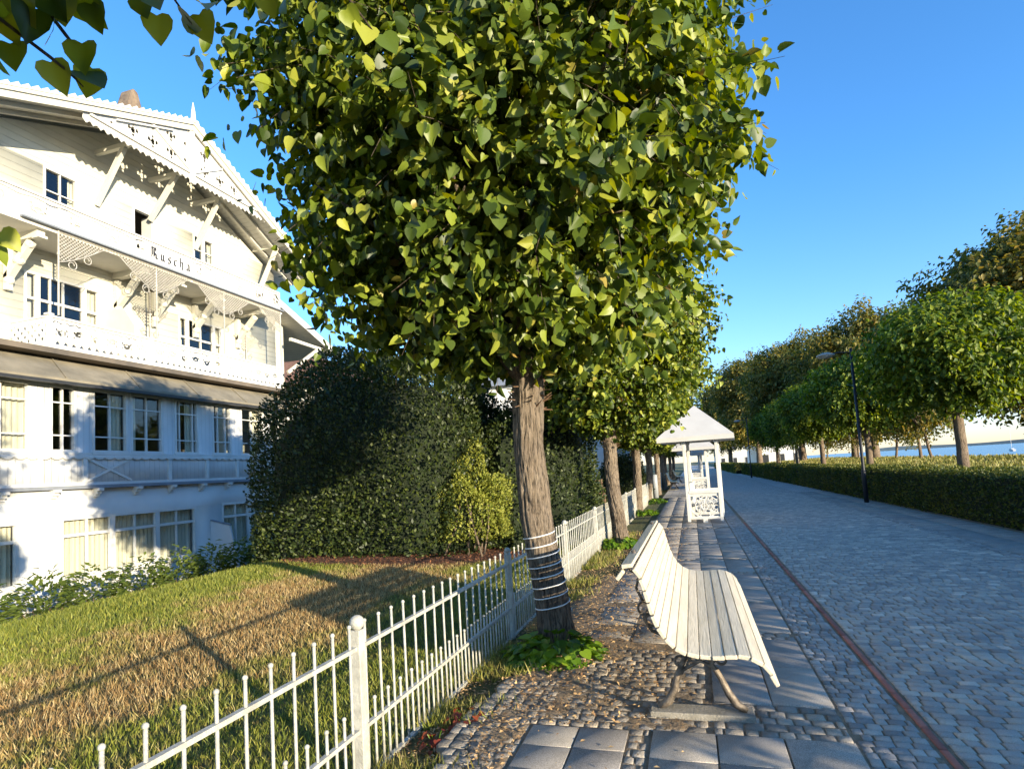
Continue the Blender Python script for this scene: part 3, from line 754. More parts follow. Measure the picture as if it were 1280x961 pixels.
yew = blob_shrub('yew_bush', (-6.15,11.3,.05), (2.45,2.1,3.95), 65000, .075, M['yew'], 'huge dark clipped evergreen dome standing between the lawn and the white villa', 3.6, seed=3, lump=.07)
blob_shrub('yew_bush', (-3.5,12.3,.05), (1.6,1.8,3.2), 22000, .07, M['yew'], 'loose dark evergreen bush right of the big clipped dome, behind the nearest trunk', 2.2, seed=5, lump=.3)
blob_shrub('sunlit_yew_side', (-4.0,10.25,.35), (.8,.6,1.35), 11000, .05, M['gold'], 'sunlit right side of the clipped evergreen dome, sunlight painted as yellow green leaves', 2.1, seed=7, lump=.5, core=False)  # stands in for the dome's sunlit side; the sun is in its colour
# bare stems at the foot of the dark bushes
b = MB(); rr = random.Random(3)
for k in range(9):
    x = rr.uniform(-4.6,-3.4); y = rr.uniform(9.6,10.2); p = Vector((x,y,.05)); q = p + Vector((rr.uniform(-.4,.4), rr.uniform(0,.4), rr.uniform(.5,1.1)))
    b.tube([p, p.lerp(q,.5)+Vector((rr.uniform(-.06,.06),0,0)), q], [.02,.016,.008], 6)
tag(b.build('shrub_stems', M['bark2'], None, True), 'bare brown stems under the painted sunlit side of the evergreens', 'shrub stems')
for i, (x, y, rx, rz_, lb) in enumerate(((-4.6,19.5,1.4,2.6,'dark loose shrub in the neighbouring garden, seen between the first two lime trunks'),
                         (-6.5,24,1.8,2.0,'low clipped shrub at the back of the neighbouring garden'),
                         (-3.0,27,1.1,1.9,'dark shrub behind the garden bench, close to the fence'),
                         (-9.0,19,2.2,4.2,'tall dark evergreen rising behind the big clipped dome'),
                         (-3.3,16.6,.7,1.1,'small rounded shrub inside the fence by the second lime trunk'))):
    blob_shrub('garden_shrub', (x,y,.05), (rx,rx,rz_), 9000, .09, M['yew'] if i != 1 else M['hedge'], lb, 2.2, seed=20+i, lump=.3)

# mulch under the dome
b = MB(); ring = []
for j in range(60):
    t = 2*math.pi*j/60; rr_ = 1 + .14*mn.noise(Vector((math.cos(t)*1.7, math.sin(t)*1.7, 2)))
    ring.append((-5.4+2.9*math.cos(t)*rr_, 10.6+2.2*math.sin(t)*rr_))
for s in np.linspace(0, 1, 9):
    for (x, y) in ring:
        px, py = -5.4+(x+5.4)*s, 10.6+(y-10.6)*s; b.v.append((px, py, gz(px, py)+.03*(1-s)+.012))
for i in range(8):
    for j in range(60): b.f.append((i*60+j, i*60+(j+1)%60, (i+1)*60+(j+1)%60, (i+1)*60+j))
tag(b.build('mulch_bed', M['mulch'], smooth=True), kind='structure')
n = 14000; a = rng.uniform(0, 6.28, n); q = np.sqrt(rng.uniform(0, 1.15, n)); P = np.stack([-5.4+2.9*np.cos(a)*q, 10.6+2.2*np.sin(a)*q, np.zeros(n)], 1)
P[:,2] = [gz(p[0], p[1])+.03 for p in P]
V, F = leaves(P, unit(n)*np.array([1,1,.3]), unit(n)*.5+np.array([0,0,1]), rng.uniform(.02,.06,n), OVAL, OF, .7)
tag(npmesh('bark_chips', V, F, M['mulchbit']), 'red brown bark chips strewn under the dark evergreen bushes', 'bark chips', kind='stuff')

# ------------------------------------------------------------------ grass
def inmulch(x, y): return ((x+5.4)/2.75)**2 + ((y-10.6)/2.1)**2 < 1
def grass(name, N_, xr, yr, size, mat, label, dens=None, wid=.09, off=0):
    x = rng.uniform(*xr, N_*2); y = yr[0] + (yr[1]-yr[0])*rng.random(N_*2)**1.5
    keep = ~((((x+5.4)/2.75)**2 + ((y-10.6)/2.1)**2) < 1)
    if dens is not None: keep &= dens(x, y)
    x = x[keep][:N_]; y = y[keep][:N_]; n = len(x)
    z = np.array([zs(a, b) if off else gz(a, b) for a, b in zip(x, y)])+off
    P = np.stack([x, y, z], 1); T = unit(n)*.7; T[:,2] = np.abs(T[:,2])+.75
    d = np.sqrt(x**2+y**2); S = size*rng.uniform(.6,1.3,n)*(1+.03*d)
    V, F = leaves(P, T, unit(n), S, BLADE*np.array([wid,1,1]), BF, (1+.10*d)[:,None])
    return tag(npmesh(name, V, F, mat), label, 'grass', kind='stuff')
grass('lawn_grass', 190000, (-8.6,-1.74), (.6,13), .048, M['grass'], 'mown lawn, green with a worn straw brown band, behind the fence')
grass('garden_grass', 30000, (-9,-1.8), (13,24), .06, M['grass2'], 'bright green lawn of the neighbouring garden beyond the bushes')
grass('park_grass', 80000, (6.2,14.4), (8,70), .13, M['grass2'], 'sunlit long grass of the shore park behind the hedge', wid=.12)
grass('verge_grass', 12000, (-1.72,-1.12), (1.6,13), .075, M['grass2'], 'tufts of grass and weeds along the foot of the fence', dens=lambda x, y: (np.sin(y*4.1+np.sin(y*1.7)*2)+np.sin(y*9.3)*.5 > -.1) & (rng.random(len(x)) < np.clip((-x-1.2)/.42, .05, 1)) , wid=.07, off=.001)
# dry litter
n = 24000; x = rng.uniform(-1.7,-.1,n); y = 1.8+12*rng.random(n)**1.3
keep = (rng.random(n) < np.interp(x, [-1.7,-1.0,-.3,-.1], [1,.9,.35,.1])) & ~((y < 3.4) & (x > -1.0)) | (rng.random(n) < .03)
x, y = x[keep], y[keep]; n = len(x)
P = np.stack([x, y, np.full(n, .008)+rng.uniform(0,.012,n)], 1)
P[:,2] += np.where(x < -1.0, np.array([zs(a, b) if 2.45 < b < 8.1 else gz(a, b) for a, b in zip(x, y)]), 0)
V, F = leaves(P, unit(n)*np.array([1,1,.25]), unit(n)*.6+np.array([0,0,1]), rng.uniform(.01,.038,n), OVAL, OF, .8)
tag(npmesh('leaf_litter', V, F, M['litter']), 'dry brown leaf bits strewn over the worn ground round the bench', 'leaf litter', kind='stuff')

# heart-leaved plants at the trunks
def heart_plant(name, c, rad, n, size, label, seed, mat='ivy', h=.16, group='leafy plants at the foot of the lime trunks'):
    rs = np.random.default_rng(seed); root = empty(name, c)
    a = rs.uniform(0, 6.28, n); q = np.sqrt(rs.uniform(.12,1,n))*rad
    P = np.stack([np.cos(a)*q, np.sin(a)*q, h*(1.15-(q/rad)**2)*rs.uniform(.5,1.1,n)], 1)
    T = np.stack([np.cos(a), np.sin(a), rs.uniform(-.7,-.1,n)], 1)+unit(n, rs)*.4
    Nn = np.stack([np.cos(a)*.4, np.sin(a)*.4, np.ones(n)], 1)+unit(n, rs)*.35
    V, F = leaves(P, T, Nn, size*rs.uniform(.55,1.2,n), HEART, HF, 1.15, rs.uniform(.3,1.5,n)); npmesh('leaves', V, F, M[mat], root)
    b = MB()
    for p in P[::2]: b.tube([(p[0]*.3,p[1]*.3,0), (p[0]*.8,p[1]*.8,p[2]*.8), tuple(p)], .002, 4, False)
    b.build('stems', M['ivy'], root)
    return tag(root, label, 'plant', group)
heart_plant('ground_ivy', (-1.15,4.70,-.03), .40, 260, .085, 'bright green heart-leaved plant round the foot of the nearest lime trunk', 1)
heart_plant('ground_ivy', (-1.40,11.2,-.03), .42, 200, .09, 'dark leafy plant at the foot of the second lime trunk', 2)
heart_plant('ground_ivy', (-1.45,18.2,-.03), .42, 160, .09, 'leafy plant at the foot of the third lime trunk', 3)
heart_plant('ground_ivy', (-1.4,23.5,-.03), .42, 130, .09, 'leafy plant at the foot of the fourth lime trunk', 4)
heart_plant('red_weed', (-1.42,3.45,-.05), .13, 40, .045, 'small weed with red leaves in the verge by the nearest slabs', 5, 'redleaf', .1, None)
heart_plant('red_weed', (-1.5,3.15,-.05), .10, 26, .04, 'red-leaved weed close under the fence, nearest the camera', 6, 'redleaf', .08, None)

# ------------------------------------------------------------------ bench
def make_bench():
    root = empty('park_bench', (0,0,0))
    y0, y1 = 3.25, 5.75
    prof = [(-.415,.865),(-.375,.915),(-.325,.875),(-.300,.815),(-.285,.752),(-.270,.688),(-.250,.625),(-.222,.565),(-.182,.512),(-.130,.475),(-.070,.455),(-.008,.447),(.054,.447),(.116,.452),(.178,.452),(.236,.435),(.283,.398),(.312,.342)]
    for i, (x, z) in enumerate(prof):
        a = prof[max(0,i-1)]; c = prof[min(len(prof)-1,i+1)]
        t = Vector((c[0]-a[0], 0, c[1]-a[1])).normalized(); nrm = Vector((-t.z, 0, t.x))
        b = MB(); w_, th = .059, .022
        if nrm.z < 0 and nrm.x < 0: nrm = -nrm
        if nrm.x < 0 and i < 9: nrm = -nrm
        p = Vector((x,0,z))
        b.bar(p+Vector((0,y0+.004*(i%3),0)), p+Vector((0,y1,0)), w_, th, nrm)
        b.build('slat', M['wood_white'], root, False, .004)
    for k, yy in enumerate((3.66, 5.4)):
        f = MB(); off = .028
        under = [(x+.0, yy, z) for x, z in prof]
        pts = []
        for i, (x, z) in enumerate(prof):
            a = prof[max(0,i-1)]; c = prof[min(len(prof)-1,i+1)]; t = Vector((c[0]-a[0],0,c[1]-a[1])).normalized(); n_ = Vector((t.z,0,-t.x))
            if n_.z > 0: n_ = -n_
            if i < 9 and n_.x > 0: n_ = -n_
            pts.append(Vector((x,yy,z))+n_*off)
        f.tube(pts[1:], .013, 8)
        def scroll(cx, cz, r, a0, a1, n=14, rad=.008, shrink=.55):
            f.tube([(cx+r*(1-shrink*i/n)*math.cos(R(a0+(a1-a0)*i/n)), yy, cz+r*(1-shrink*i/n)*math.sin(R(a0+(a1-a0)*i/n))) for i in range(n+1)], rad, 6)
        scroll(-.37,.845,.05, 60, 420); scroll(.25,.355,.045, 60, -330); scroll(-.10,.38,.05, 90, 450, shrink=.2); scroll(.02,.40,.03, 0, 360, shrink=0)
        # legs: slim S curves that flare into feet
        f.tube([(-.16,yy,.47),(-.115,yy,.40),(-.13,yy,.31),(-.175,yy,.22),(-.195,yy,.14),(-.235,yy,.07),(-.29,yy,.035)], [.015,.017,.015,.017,.022,.026,.02], 8)
        f.tube([(.10,yy,.43),(.055,yy,.36),(.02,yy,.29),(.065,yy,.21),(.10,yy,.13),(.14,yy,.07),(.19,yy,.035)], [.015,.014,.015,.017,.022,.026,.02], 8)
        f.tube([(.10,yy,.43),(.085,yy,.36),(.02,yy,.29)], .010, 6)
        f.tube([(-.13,yy,.31),(-.07,yy,.345),(-.02,yy,.36),(.02,yy,.345),(.055,yy,.36)], .010, 6)
        f.tube([(-.175,yy,.22),(-.12,yy,.27),(-.09,yy,.33)], .008, 6); f.tube([(-.30,yy,.62),(-.345,yy,.54),(-.30,yy,.47),(-.21,yy,.43),(-.16,yy,.40)], .010, 6)
        f.tube([(-.35,yy,.80),(-.375,yy,.72),(-.345,yy,.65),(-.30,yy,.62)], .009, 6); scroll(-.30,.53,.035, 0, 360, shrink=.1)
        f.tube([(-.19,yy,.16),(-.14,yy,.25),(-.04,yy,.305),(.05,yy,.26),(.10,yy,.16)], .010, 6); scroll(-.075,.335,.036, 0, 360, shrink=0); scroll(-.155,.30,.028, 0, 360, shrink=0); scroll(.075,.315,.026, 0, 360, shrink=0); scroll(-.335,.60,.040, 0, 360, shrink=.1)
        f.build('iron_support', M['iron'], root, True)
        g = MB(); g.box(-.34, .23, yy-.07, yy+.07, -.02, .032); g.build('concrete_footing', M['concrete'], root, False, .006)
    return root
bench = make_bench()
tag(bench, 'long white slatted bench with curved back, empty, closest to the camera', 'bench', 'white slatted benches along the pavement')
o = copy_tree(bench); o.location = (-1.35+.35,34.0-4.5,0); o['label'] = 'small far white bench facing the road, seen past the lime trunks'
o = copy_tree(bench); o.location = (-1.0,41.5,0); o['label'] = 'farthest white bench, tiny, beyond the other far bench'
# brown garden bench
def garden_bench():
    root = empty('garden_bench', (-3.9,21.6,.1), R(18))
    b = MB()
    for k in range(4): b.box(-.8,.8,-.22+.11*k,-.13+.11*k,.40,.425)
    b.build('seat', M['brown'], root); b = MB()
    b.box(-.8,.8,.22,.25,.84,.9); b.box(-.8,.8,.22,.25,.5,.55)
    for k in range(4):
        x0 = -.8+.4*k; b.bar((x0,.235,.55),(x0+.4,.235,.84),.03,.02); b.bar((x0+.4,.236,.55),(x0,.236,.84),.03,.02)
    b.build('backrest', M['brown'], root)
    for x in (-.78,.78):
        for y in (-.2,.235):
            b = MB().box(x-.03,x+.03,y-.025,y+.025,0,.40 if y < 0 else .92); b.build('leg', M['brown'], root)
        b = MB().box(x-.035,x+.035,-.22,.21,.60,.63); b.build('armrest', M['brown'], root)
    return tag(root, 'brown wooden garden bench with crossed back, in the shade behind the fence', 'bench')
garden_bench()

# ------------------------------------------------------------------ fretwork tool
def gridsolid(us, vs, solid, th, fmap, name, mat, parent):
    """cells (i,j) where solid -> slab of thickness th; fmap(u,v,w) -> xyz"""
    nu, nv = len(us)-1, len(vs)-1
    V = []; F = []; idx = {}
    def vid(i, j, k):
        key = (i, j, k)
        if key not in idx: idx[key] = len(V); V.append(fmap(us[i], vs[j], th*k))
        return idx[key]
    S = lambda i, j: 0 <= i < nu and 0 <= j < nv and solid[i][j]
    for i in range(nu):
        for j in range(nv):
            if not solid[i][j]: continue
            F.append((vid(i,j,1), vid(i+1,j,1), vid(i+1,j+1,1), vid(i,j+1,1)))
            F.append((vid(i,j,0), vid(i,j+1,0), vid(i+1,j+1,0), vid(i+1,j,0)))
            if not S(i-1,j): F.append((vid(i,j,0), vid(i,j,1), vid(i,j+1,1), vid(i,j+1,0)))
            if not S(i+1,j): F.append((vid(i+1,j,0), vid(i+1,j+1,0), vid(i+1,j+1,1), vid(i+1,j,1)))
            if not S(i,j-1): F.append((vid(i,j,0), vid(i+1,j,0), vid(i+1,j,1), vid(i,j,1)))
            if not S(i,j+1): F.append((vid(i,j+1,0), vid(i,j+1,1), vid(i+1,j+1,1), vid(i+1,j+1,0)))
    return npmesh(name, np.array(V), np.array(F), mat, parent)
def fret(u0, u1, v0, v1, cell, fn, th, fmap, name, mat, parent):
    us = np.arange(u0, u1+cell*.5, cell); vs = np.arange(v0, v1+cell*.5, cell)
    sol = [[fn((us[i]+us[i+1])/2, (vs[j]+vs[j+1])/2) for j in range(len(vs)-1)] for i in range(len(us)-1)]
    return gridsolid(us, vs, sol, th, fmap, name, mat, parent)
def holed(X, y0, y1, z0, z1, holes, th, name, mat, parent):
    ys_ = sorted({y0, y1, *[h[0] for h in holes], *[h[1] for h in holes]}); zs_ = sorted({z0, z1, *[h[2] for h in holes], *[h[3] for h in holes]})
    sol = [[not any(h[0] < (ys_[i]+ys_[i+1])/2 < h[1] and h[2] < (zs_[j]+zs_[j+1])/2 < h[3] for h in holes) for j in range(len(zs_)-1)] for i in range(len(ys_)-1)]
    return gridsolid(ys_, zs_, sol, th, lambda u, v, w_: (X-th+w_, u, v), name, mat, parent)

# ------------------------------------------------------------------ roofed seats (kiosks)
def make_kiosk():
    root = empty('roofed_seat')
    W, D = .74, 1.25
    for x in (0, W):
        for y in (0, D):
            b = MB().box(x-.035, x+.035, y-.035, y+.035, .03, 2.02); b.box(x-.05,x+.05,y-.05,y+.05,1.9,1.95); b.build('post', M['white'], root, False, .006)
    for y in (0, D):
        def fn(u, v):
            x = (u-.37)/.32; z = (v-.39)/.25; r = math.hypot(x, z); a = math.atan2(z, x)
            if abs(u-.37) > .315 or abs(v-.39) > .235: return True
            if min(abs(r-.25), abs(r-.66)*1.1, abs(r-1.0)) < .045: return True
            if r < .25: return min(abs(x), abs(z)) < .04
            if r < .66: return abs(math.sin(4*a))*r < .10 or abs(r-(.46+.14*math.cos(8*a))) < .05
            if r < 1.0: return abs(math.sin(4*a+.785*2))*r < .13
            return abs(math.sin(6*a))*r < .22
        yy = y-.012
        fret(.035, W-.035, .12, .72, .0115, fn, .022, lambda u, v, w_: (u, yy+w_, v), 'fretwork_panel', M['white'], root)
        MB().box(.035,W-.035,y-.04,y+.04,.70,.76).build('rail', M['white'], root); MB().box(.035,W-.035,y-.035,y+.035,.09,.14).build('rail', M['white'], root)
        b = MB().box(.0,W,y-.03,y+.03,1.96,2.03); b.build('beam', M['white'], root)
    b = MB().box(.32,.42,-.03,.06,0,.10); b.build('foot', M['white'], root)
    b = MB().box(.04,W-.04,.05,D-.05,.42,.46); b.box(.06,.10,.05,D-.05,.46,.95); b.build('seat', M['white'], root)
    # hipped canvas roof with a shallow valance
    e = .52; x0, x1, y0, y1, z0 = -e-.08, W+e-.10, -e*.45, D+e*.45, 2.06; ap = ((x0+x1)/2, D/2, 2.86)
    b = MB(); c = [(x0,y0,z0),(x1,y0,z0),(x1,y1,z0),(x0,y1,z0)]; lo = [(p[0], p[1], z0-.11) for p in c]
    b.v = c + [ap] + lo + [(p[0]+(.04 if p[0] < 0 else -.04), p[1]+(.04 if p[1] < .5 else -.04), p[2]) for p in lo] + [(ap[0],ap[1],ap[2]-.05)]
    b.f = [(0,1,4),(1,2,4),(2,3,4),(3,0,4)] + [(k, 5+k, 5+(k+1)%4, (k+1)%4) for k in range(4)] + [(5+k, 9+k, 9+(k+1)%4, 5+(k+1)%4) for k in range(4)] + [(9+k, 13, 9+(k+1)%4) for k in range(4)]
    b.build('roof', M['canvas'], root)
    return root
k1 = make_kiosk(); k1.location = (-.15,14.9,0); k1.rotation_euler = (0,0,R(-4)); tag(k1, 'white roofed seat with fretwork end panels, the nearest of the row, on the pavement', 'pavilion', 'white roofed seats along the pavement')
for x, y, lb in ((-.15,26.5,'second white roofed seat, seen through the posts of the nearest one'), (-.2,38,'third white roofed seat, small behind the second'), (-.2,50,'farthest white roofed seat, at the end of the row')):
    o = copy_tree(k1); o.location = (x,y,0); o['label'] = lb

# ------------------------------------------------------------------ fence
fence = empty('garden_fence', (-1.7,2.72,0)); tag(fence, 'low weathered white metal fence with ball-topped posts between lawn and pavement', 'fence')
fy = [.12-2.6, .12, 2.72, 5.31, 7.9, 10.5, 13.1, 15.7, 18.3, 20.9, 23.5, 26.1]
for i, y in enumerate(fy):
    yy = y-2.72
    b = MB().box(-.028,.028,yy-.028,yy+.028,-.12,.70); p = b.build('post', M['fence'], fence, False, .004)
    r = .038 if i != 3 else .028
    b = MB().ball((0,yy,.735), r, 16, 10); b.tube([(0,yy,.69),(0,yy,.715)], .016, 8); b.build('ball_finial', M['fence'], p, True)
    if i == len(fy)-1: break
    ye = fy[i+1]-2.72; L0 = ye-yy
    rail = MB()
    for z in (.61, .205, -.055): rail.box(-.013,.013,yy+.028,ye-.028,z-.010,z+.010)
    rail.build('rails', M['fence'], fence)
    nb = 18 if i < 7 else 18; pk = MB()
    for k in range(nb):
        t = yy + L0*(k+.5)/nb; l = random.uniform(-.004,.004)
        pk.tube([(l,t,-.10),(0,t,.725)], .0075, 6); pk.ball((0,t,.728), .0115, 8, 5)
        if k < nb-1:
            t2 = yy + L0*(k+1)/nb; pk.tube([(0,t2,-.10),(0,t2,.31)], .0075, 6); pk.ball((0,t2,.312), .0115, 8, 5)
    pk.build('pickets', M['fence'], fence, True)
# a boarded fence follows
bf = empty('board_fence', (-1.78,27,0)); tag(bf, 'pale board fence farther along, behind the lime trunks', 'fence')
b = MB()
for k in range(90): b.box(-.012,.012,.15*k,.15*k+.135,-.05,.95)
b.build('boards', M['fence'], bf)
# grey bollard
b = MB().tube([(0,0,-.03),(0,0,.95),(0,0,1.0)], [.13,.13,.09], 20); bo = b.build('bollard', surf('grey_metal', (.33,.35,.37), None, 5, .5), None, True); bo.location = (-1.62,27.0,0)
tag(bo, 'smooth grey cylinder standing between the fourth and fifth lime trunks', 'bollard')

# ------------------------------------------------------------------ lamp posts
def make_lamp():
    root = empty('lamp_post')
    b = MB().tube([(0,0,0),(0,0,.9),(0,0,.95),(-.01,0,4.5)], [.062,.060,.042,.034], 14); b.build('pole', M['black'], root, True)
    b = MB().tube([(-.01,0,4.36),(-.35,0,4.40),(-.55,0,4.38)], .018, 8); b.build('arm', M['black'], root, True)
    b = MB().tube([(-.68,0,4.31),(-.68,0,4.36),(-.68,0,4.42)], [.24,.25,.10], 24); b.build('lamp_head', M['iron_pale'], root, True)
    b = MB().tube([(-.68,0,4.285),(-.68,0,4.31)], [.19,.20], 24); b.build('lamp_glass', M['canvas'], root, True)
    return root
l1 = make_lamp(); l1.location = (4.72,19.3,0); tag(l1, 'slim black lamp post with flat disc head, before the hedge by the second round tree', 'lamp post', 'black lamp posts along the hedge')
o = copy_tree(l1); o.location = (4.25,48,0); o['label'] = 'far black lamp post near the end of the hedge'

# ------------------------------------------------------------------ the villa
V_ = empty('villa', (-13,12,-.95)); tag(V_, 'large white and cream timber villa with fretwork gable and balconies, left of the lawn', 'house')
VI = Matrix.Translation(Vector((-13,12,-.95))).inverted()
def vfix(o, parent=None): o.parent = parent or V_; o.matrix_parent_inverse = VI if parent is None else Matrix.Identity(4); return o
class VMB(MB):
    def put(s, name, mat, parent=None, **k):
        if parent is None:
            o = s.build(name, mat, V_, **k); o.matrix_parent_inverse = VI
        else: o = s.build(name, mat, parent, **k)      # parent sits at the world origin with an inverse already applied
        return o
def window(X, y0, y1, z0, z1, cols, rows, curtain=None, depth=.07, fw_=.06, bar=.028, name='window', open_at=None, mullw=None):
    """frame in a wall opening; cols/rows are lists of fractions of glazing bars, heavy ones as negative"""
    f = VMB(); xf = X-.02
    f.box(xf-depth, xf+.03, y0, y0+fw_, z0, z1); f.box(xf-depth, xf+.03, y1-fw_, y1, z0, z1)
    f.box(xf-depth, xf+.029, y0+fw_, y1-fw_, z1-fw_, z1); f.box(xf-depth, xf+.029, y0+fw_, y1-fw_, z0, z0+fw_)
    zs_ = [z0+(z1-z0)*abs(r) for r in rows]
    for c in cols:
        y = y0+(y1-y0)*abs(c); wd = (mullw or .09) if c < 0 else bar; d = .02 if c < 0 else .005
        f.box(xf-depth+.01, xf+d, y-wd/2, y+wd/2, z0+fw_, z1-fw_)
    for r, z in zip(rows, zs_):
        wd = .065 if r < 0 else bar; d = .012 if r < 0 else .002
        f.box(xf-depth+.015, xf+d, y0+fw_, y1-fw_, z-wd/2, z+wd/2)
    f.box(X-.01, X+.055, y0-.04, y1+.04, z0-.05, z0+.004)
    w_ = f.put(name, M['white'])
    g = VMB().box(xf-.045, xf-.040, y0+fw_*.5, y1-fw_*.5, z0+fw_*.5, z1-fw_*.5).put('pane', M['glass'], w_)
    if curtain:
        c = MB(); n = 80
        for k, (a, e) in enumerate(curtain):
            ya, yb = y0+(y1-y0)*a, y0+(y1-y0)*e; m_ = max(8, int((yb-ya)/.02)); b0 = len(c.v)
            for i in range(m_+1):
                y = ya+(yb-ya)*i/m_; dx = .022*math.sin(i*1.1)+.01*math.sin(i*.37)
                c.v += [(xf-.16+dx, y, z0+.02), (xf-.16+dx*.7, y, z1-.02)]
            for i in range(m_): c.f.append((b0+2*i, b0+2*i+2, b0+2*i+3, b0+2*i+1))
        c.build('curtain', M['curtain'], w_, True)
    return w_
YL, YR = 2.0, 18.6           # villa extents along the street
# --- ground floor
gw = [(5.2,8.6,-.25,1.05,[.25,-.5,.75],[.68]), (9.42,13.05,-.25,1.05,[.165,-.33,.495,-.665,.83],[.68]), (13.98,16.2,-.25,1.07,[.25,-.5,.75],[.68])]
holed(-13, YL, YR, -1.1, 1.66, [g_[:4] for g_ in gw], .22, 'ground_floor_wall', M['plaster'], V_).matrix_parent_inverse = VI
for y0, y1, z0, z1, cs, rs in gw: window(-13, y0, y1, z0, z1, cs, [-.70], [(.01,.99)], mullw=.13)
VMB().box(-13.05,-12.86,YL,YR,1.66,1.735).put('ledge', M['grey_trim'])
for y in (9.25-1,9.25,10.2,11.2,12.2,13.2,14.15,15.1,16.1,17.1):
    b = VMB(); b.box(-13,-12.80,y-.06,y+.06,1.60,1.66); b.box(-13,-12.87,y-.055,y+.055,1.53,1.60); b.box(-13,-12.93,y-.05,y+.05,1.47,1.53); b.put('bracket', M['white'])
# --- veranda storey
vw = [(5.0,5.9),(6.3,7.5),(7.72,8.81),(9.20,9.77),(10.14,11.03),(11.11,12.03),(12.40,13.18),(13.69,14.41),(14.80,15.78),(16.15,16.95),(17.4,18.2)]
holed(-13, YL, YR, 1.735, 4.02, [(a, c, 2.47, 3.93) for a, c in vw], .15, 'veranda_wall', M['vboard'], V_).matrix_parent_inverse = VI
for i, (a, c) in enumerate(vw):
    cs = [.5] if c-a > .6 else [.5]
    if c-a > .7: cs = [.5]
    if i in (6,): cs = [.22,.78]
    if i in (7,): cs = [.3,.7]
    w_ = window(-13, a, c, 2.47, 3.93, cs, [.25,.74], [(.02,.3)] if i % 2 else [(.02,.16),(.62,.98)], fw_=.055)
b = VMB(); b.box(-13,-12.955,YL,YR,2.40,2.46); b.box(-13,-12.97,YL,YR,1.735,1.80); b.put('veranda_rails', M['white'])
b = VMB()
for y in (7.6,8.98,9.95,12.2,13.45,14.6,16.0,17.2): VMB().box(-13,-12.958,y-.05,y+.05,1.80,2.40).put('pilaster', M['white'])
b = VMB()      # crossed boards on one panel
b.bar((-12.975,9.98,1.82),(-12.975,11.1,2.34),.05,.02,(1,0,0)); b.bar((-12.972,9.98,2.34),(-12.972,11.1,1.82),.05,.02,(1,0,0)); b.put('crossed_boards', M['white'])
def scal(y0, y1, X, ztop, name='scalloped_trim', amp=.045, per=.24, band=.05, mat='white'):
    c = .02
    fret(y0, y1, ztop-band-amp-.02, ztop, c, lambda u, v: v > ztop-band-amp*abs(math.sin(math.pi*(u-y0)/per)), .016, lambda u, v, w_: (X+w_, u, v), name, M[mat], V_).matrix_parent_inverse = VI
scal(YL, YR, -12.968, 2.40)
# veranda roof
b = VMB(); b.v = [(-12.70,YL,4.03),(-12.70,YR,4.03),(-14.2,YR,5.03),(-14.2,YL,5.03),(-12.70,YL,3.95),(-12.70,YR,3.95),(-14.2,YR,4.80),(-14.2,YL,4.80)]
b.f = [(0,1,2,3),(4,7,6,5),(0,4,5,1),(1,5,6,2),(2,6,7,3),(3,7,4,0)]; b.put('veranda_roof', M['felt'])
b = VMB()
for y in (4.4,6.2,8.0,9.8,11.6,13.4,15.2,17.0): b = VMB(); b.bar((-12.71,y-.45,4.05),(-14.0,y,4.91),.03,.03); b.put('roof_seam', M['felt'])
VMB().box(-12.72,-12.66,YL,YR,3.90,3.97).put('gutter', M['dark'])
# --- lower balcony (front at X=-14, returns to the wall at y=9.9)
zb0, zb1, yb0, yb1 = 4.98, 5.72, 9.9, 18.0
def lbal(u, v):
    t = (u-yb0)/(yb1-yb0)*3; k = t % 1
    if k < .03 or k > .97 or v > zb1-.09: 
        if v > zb1-.115 and v <= zb1-.09: return True
        return True
    s = (k-.03)/.94*6; ph = (s % 1)-.5; zc = (v-(zb0+.38))
    pu = ph*(yb1-yb0)/3*.94/6        # metres across
    if abs(v-(zb1-.115-.02*math.sin(u*2*math.pi/.22))) < .015: return False
    even = int(s) % 2 == 0
    for dz, rr_, sgn in ((.02,.085,1 if even else -1),):
        r = math.hypot(pu, (zc-dz)*1.0)
        if .030 < r < .105 and (zc-dz)*sgn < .03 and zc < .16: return False
    if math.hypot(pu, zc-(.05 if even else -.0)) < .028: return False
    if math.hypot(abs(pu)-.12, zc-.07) < .028 or math.hypot(abs(pu)-.13, zc+.05) < .022 : return False
    # lower frieze of little arches
    zz = v-(zb0+.09); q = ((u*5.2) % 1)-.5
    if 0 < zz < .085 and abs(q)/5.2 < .075*(1-zz/.085): return False
    return True
fret(yb0, yb1, zb0, zb1-.03, .0135, lbal, .03, lambda u, v, w_: (-14.03+w_, u, v), 'lower_balustrade', M['white'], V_).matrix_parent_inverse = VI
b = VMB(); b.box(-14.06,-13.96,yb0-.03,yb1+.03,zb1-.03,zb1+.02); b.box(-14.05,-13.985,yb0,yb1,zb0+.17,zb0+.20)
for k in range(4): y = yb0+(yb1-yb0)*k/3; b.box(-14.05,-13.975,y-.05,y+.05,zb0,zb1-.03)
b.box(-14.08,-13.94,yb0-.07,yb0+.07,zb1+.02,zb1+.06); b.put('balcony_rail', M['white'])
fret(-15.2, -14.03, zb0, zb1-.03, .02, lambda u, v: not (math.sin(u*28)*math.sin(v*30) > .45 and zb0+.15 < v < zb1-.15), .03, lambda u, v, w_: (u, yb0+w_-.03, v), 'balcony_side', M['white'], V_).matrix_parent_inverse = VI
VMB().box(-15.2,-14.0,yb0-.04,yb0-.001+.0,zb1-.03,zb1+.02).put('side_rail', M['white'])
VMB().box(-15.2,-13.97,YL,YR,4.84,4.97).put('lower_balcony_floor', M['soffit'])
